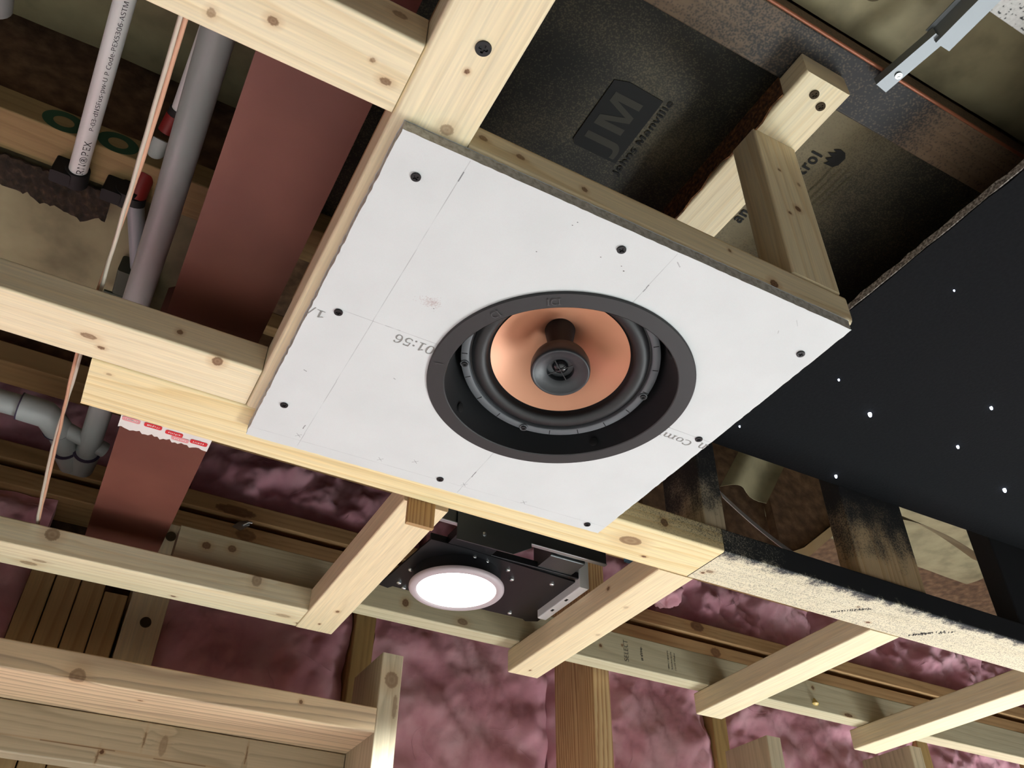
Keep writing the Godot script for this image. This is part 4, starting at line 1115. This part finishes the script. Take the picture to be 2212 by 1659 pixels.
# ---------------------------------------------------------------- recessed light and the added fill downlights
func recessed_light(called: String, at: Vector3, label: String, energy: float, bracket: bool) -> void:
	var o := thing(called, label, "light", at)
	var blk := mat("bracket black", rgb(26, 26, 29), 0.4, 0.2)
	put(lathe([Vector2(0.063, 0.0035), Vector2(0.064, 0.0005), Vector2(0.0665, -0.001), Vector2(0.074, 0.001), Vector2(0.0762, 0.0035), Vector2(0.0762, 0.007), Vector2(0.070, 0.009)], 96), mat("trim white", rgb(178, 164, 168), 0.5), "trim_ring", o)
	put(lathe([Vector2(0.070, 0.008), Vector2(0.0700, 0.029), Vector2(0.0, 0.029)], 96), mat("housing black", rgb(20, 21, 27), 0.5), "housing", o)
	var glow := StandardMaterial3D.new()
	glow.albedo_color = Color(1, 1, 1)
	glow.emission_enabled = true
	glow.emission = Color(1.0, 0.985, 0.96)
	glow.emission_energy_multiplier = 2.5
	put(lathe([Vector2(0.0, 0.002), Vector2(0.0635, 0.002)], 96), glow, "diffuser", o)
	var l := SpotLight3D.new()
	l.name = "lamp"
	l.spot_angle = 56.0
	l.spot_angle_attenuation = 0.6
	l.spot_range = 12.0
	l.spot_attenuation = 2.0
	l.light_size = 0.055
	l.light_energy = energy
	l.light_color = Color(0.955, 0.99, 0.99)
	l.shadow_enabled = true
	o.add_child(l)
	l.position = Vector3(0, -0.004, 0)
	l.rotation.x = -PI / 2
	if not bracket:
		put(bar_mesh(Vector3(0.30, 0.003, 0.24), 0, 0.001), blk, "mounting_plate", o, Vector3(0, 0.0305, 0))
		for q in [-0.11, 0.11]:
			put(bar_mesh(Vector3(0.02, 0.003, 0.36), 2, 0.001), mat("bracket zinc", rgb(92, 96, 98), 0.3, 0.75), "bar_hanger", o, Vector3(q, 0.0335, 0))
			var drop := 0.148 if at.z > 0.0 else 0.262
			put(bar_mesh(Vector3(0.02, drop, 0.003), 1, 0.001), mat("bracket zinc", rgb(92, 96, 98), 0.3, 0.75), "drop_strap", o, Vector3(q, 0.035 + drop / 2, -0.176))
		return
	var W := func(x: float, y: float, z: float) -> Vector3: return Vector3(x, y, z) - at
	var box := func(name_: String, lo: Vector3, hi: Vector3, ax: int, m: Material, r: float) -> MeshInstance3D: return put(bar_mesh(hi - lo, ax, r), m, name_, o, (lo + hi) / 2 - at)
	put(prism(PackedVector2Array([Vector2(0.430, -1.268), Vector2(0.447, -1.272), Vector2(0.452, -1.262), Vector2(0.56, -1.268), Vector2(0.70, -1.266), Vector2(0.708, -1.272), Vector2(0.728, -1.262), Vector2(0.722, -1.10), Vector2(0.58, -1.092), Vector2(0.5, -1.085), Vector2(0.442, -1.086)]), Vector3.RIGHT, Vector3.BACK, Vector3.UP, 0.003), blk, "mounting_plate", o, -at + Vector3(0, 0.6455, 0))
	box.call("plate_lip", Vector3(0.442, 0.6455, -1.092), Vector3(0.722, 0.657, -1.088), 0, blk, 0.001)
	var zn := mat("bracket zinc", rgb(92, 96, 98), 0.3, 0.75)
	var zl := mat("bracket edge", rgb(176, 180, 182), 0.3, 0.8)
	box.call("bar_hanger", Vector3(0.395, 0.650, -1.036), Vector3(0.722, 0.679, -1.032), 0, zn, 0.001)
	box.call("bar_lip", Vector3(0.395, 0.6485, -1.038), Vector3(0.722, 0.6505, -1.030), 0, zl, 0.0006)
	put(prism(PackedVector2Array([Vector2(0.458, 0.670), Vector2(0.458, 0.6215), Vector2(0.552, 0.6215), Vector2(0.583, 0.640), Vector2(0.583, 0.670)]), Vector3.RIGHT, Vector3.UP, Vector3.BACK, 0.002), zn, "bracket", o, -at + Vector3(0, 0, -1.0285))
	box.call("bracket_foot", Vector3(0.47, 0.645, -1.09), Vector3(0.545, 0.66, -1.032), 0, blk, 0.002)
	box.call("junction_box", Vector3(0.628, 0.6475, -1.10), Vector3(0.69, 0.695, -1.045), 0, zn, 0.003)
	box.call("box_cover", Vector3(0.638, 0.652, -1.045), Vector3(0.682, 0.69, -1.043), 0, mat("bracket grey", rgb(70, 74, 74), 0.4, 0.5), 0.001)
	box.call("driver_case", Vector3(0.705, 0.6295, -1.222), Vector3(0.7222, 0.690, -1.085), 2, mat("driver white", rgb(224, 226, 228), 0.45), 0.002)
	for z in [-1.185, -1.14]:
		box.call("case_slot", Vector3(0.7085, 0.6288, z), Vector3(0.7125, 0.630, z + 0.007), 2, mat("slot black", rgb(6, 6, 7), 0.9), 0.0002)
	for q in [[0.454, -1.192], [0.524, -1.105], [0.547, -1.108], [0.589, -1.115], [0.610, -1.141], [0.675, -1.123], [0.668, -1.255], [0.456, -1.244], [0.470, -1.258]]:
		put(lathe([Vector2(0.0042, 0.0), Vector2(0.0038, -0.002), Vector2(0.002, -0.003), Vector2(0.0, -0.0032)], 16), mat("shiny metal", rgb(200, 204, 206), 0.25, 0.9), "screw", o, W.call(q[0], 0.644, q[1]))
	put(lathe([Vector2(0.0035, 0.0), Vector2(0.003, -0.002), Vector2(0.0, -0.0024)], 16), mat("shiny metal", rgb(200, 204, 206), 0.25, 0.9), "screw", o, W.call(0.502, 0.641, -1.0275)).rotation.x = -PI / 2
	var bl := mat("blue plastic", rgb(96, 150, 186), 0.5)
	box.call("blue_connector", Vector3(0.748, 0.655, -1.02), Vector3(0.768, 0.672, -1.005), 0, bl, 0.002)

# a flat light panel propped on the floor of the room, facing up at the ceiling: the soft light from low down
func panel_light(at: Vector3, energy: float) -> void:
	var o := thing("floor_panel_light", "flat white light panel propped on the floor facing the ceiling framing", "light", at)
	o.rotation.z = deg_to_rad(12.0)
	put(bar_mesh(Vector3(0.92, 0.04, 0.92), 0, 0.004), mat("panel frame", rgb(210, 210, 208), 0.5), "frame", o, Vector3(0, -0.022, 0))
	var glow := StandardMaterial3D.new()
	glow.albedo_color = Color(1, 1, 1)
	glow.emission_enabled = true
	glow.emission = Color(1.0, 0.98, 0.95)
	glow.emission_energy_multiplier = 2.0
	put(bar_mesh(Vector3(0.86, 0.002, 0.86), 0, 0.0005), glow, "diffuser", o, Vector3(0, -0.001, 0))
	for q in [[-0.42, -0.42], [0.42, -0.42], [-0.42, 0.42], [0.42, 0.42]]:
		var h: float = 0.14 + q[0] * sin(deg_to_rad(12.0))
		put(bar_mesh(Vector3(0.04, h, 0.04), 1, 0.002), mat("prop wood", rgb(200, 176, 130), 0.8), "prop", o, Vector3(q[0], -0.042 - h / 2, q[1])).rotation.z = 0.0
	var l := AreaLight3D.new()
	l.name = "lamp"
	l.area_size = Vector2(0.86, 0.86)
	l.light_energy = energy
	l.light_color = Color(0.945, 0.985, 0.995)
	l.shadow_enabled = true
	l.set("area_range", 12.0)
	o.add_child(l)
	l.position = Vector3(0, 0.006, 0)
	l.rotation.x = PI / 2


# illegible stamped print: a row of short ink marks
func smudge(parent: Node3D, m: Material, at: Vector3, ax: Vector3, ay: Vector3, length: float, height: float, seed_: int) -> void:
	var rr := RandomNumberGenerator.new()
	rr.seed = seed_
	var st := fresh()
	var n := ax.cross(ay)
	var x := -length / 2
	while x < length / 2:
		var w := rr.randf_range(0.12, 0.30) * height
		var lo := rr.randf_range(-0.5, -0.2) * height
		var hi := rr.randf_range(0.2, 0.5) * height
		quad(st, ax * x + ay * lo, ax * (x + w) + ay * lo, ax * (x + w) + ay * hi, ax * x + ay * hi, n)
		if rr.randf() < 0.6:
			var y := rr.randf_range(lo, hi)
			quad(st, ax * x + ay * y, ax * (x + w * 2.6) + ay * y, ax * (x + w * 2.6) + ay * (y + height * 0.14), ax * x + ay * (y + height * 0.14), n)
		x += w + rr.randf_range(0.12, 0.5) * height
	put(st.commit(), m, "stamped_print", parent, at)

# kraft paper that caught black paint: fine specks, thick in patches
func sprayed_paper() -> StandardMaterial3D:
	var n := FastNoiseLite.new()
	n.seed = 77
	n.frequency = 1.0
	n.fractal_octaves = 4
	var w := 1500
	var h := 400
	var data := PackedByteArray()
	data.resize(w * h * 3)
	var rs := RandomNumberGenerator.new()
	rs.seed = 881
	for y in h:
		var z := -0.8175 + 0.4735 * y / h
		for x in w:
			var px := 0.12 + 1.88 * x / w
			var k := 0.46 + 0.035 * n.get_noise_2d(px * 14.0, z * 14.0)
			var c := Color(k, k * 0.91, k * 0.70)
			var a := 0.80 - 0.62 * exp(-pow((px - 0.66) / 0.085, 2.0)) - 0.22 * exp(-pow((px - 0.46) / 0.07, 2.0) - pow((z + 0.50) / 0.08, 2.0)) + 0.22 * n.get_noise_2d(px * 6.0 + 9.0, z * 6.0)
			a = clampf(a, 0.05, 0.93)
			var speck := a * 0.62 + (0.38 * a if rs.randf() < a else -0.10)
			c = c.lerp(Color(0.105, 0.108, 0.102), clampf(speck, 0.0, 1.0))
			var o := (y * w + x) * 3
			data[o] = int(c.r * 255.0)
			data[o + 1] = int(c.g * 255.0)
			data[o + 2] = int(c.b * 255.0)
	var m := StandardMaterial3D.new()
	m.albedo_texture = ImageTexture.create_from_image(Image.create_from_data(w, h, false, Image.FORMAT_RGB8, data))
	m.roughness = 0.8
	return m
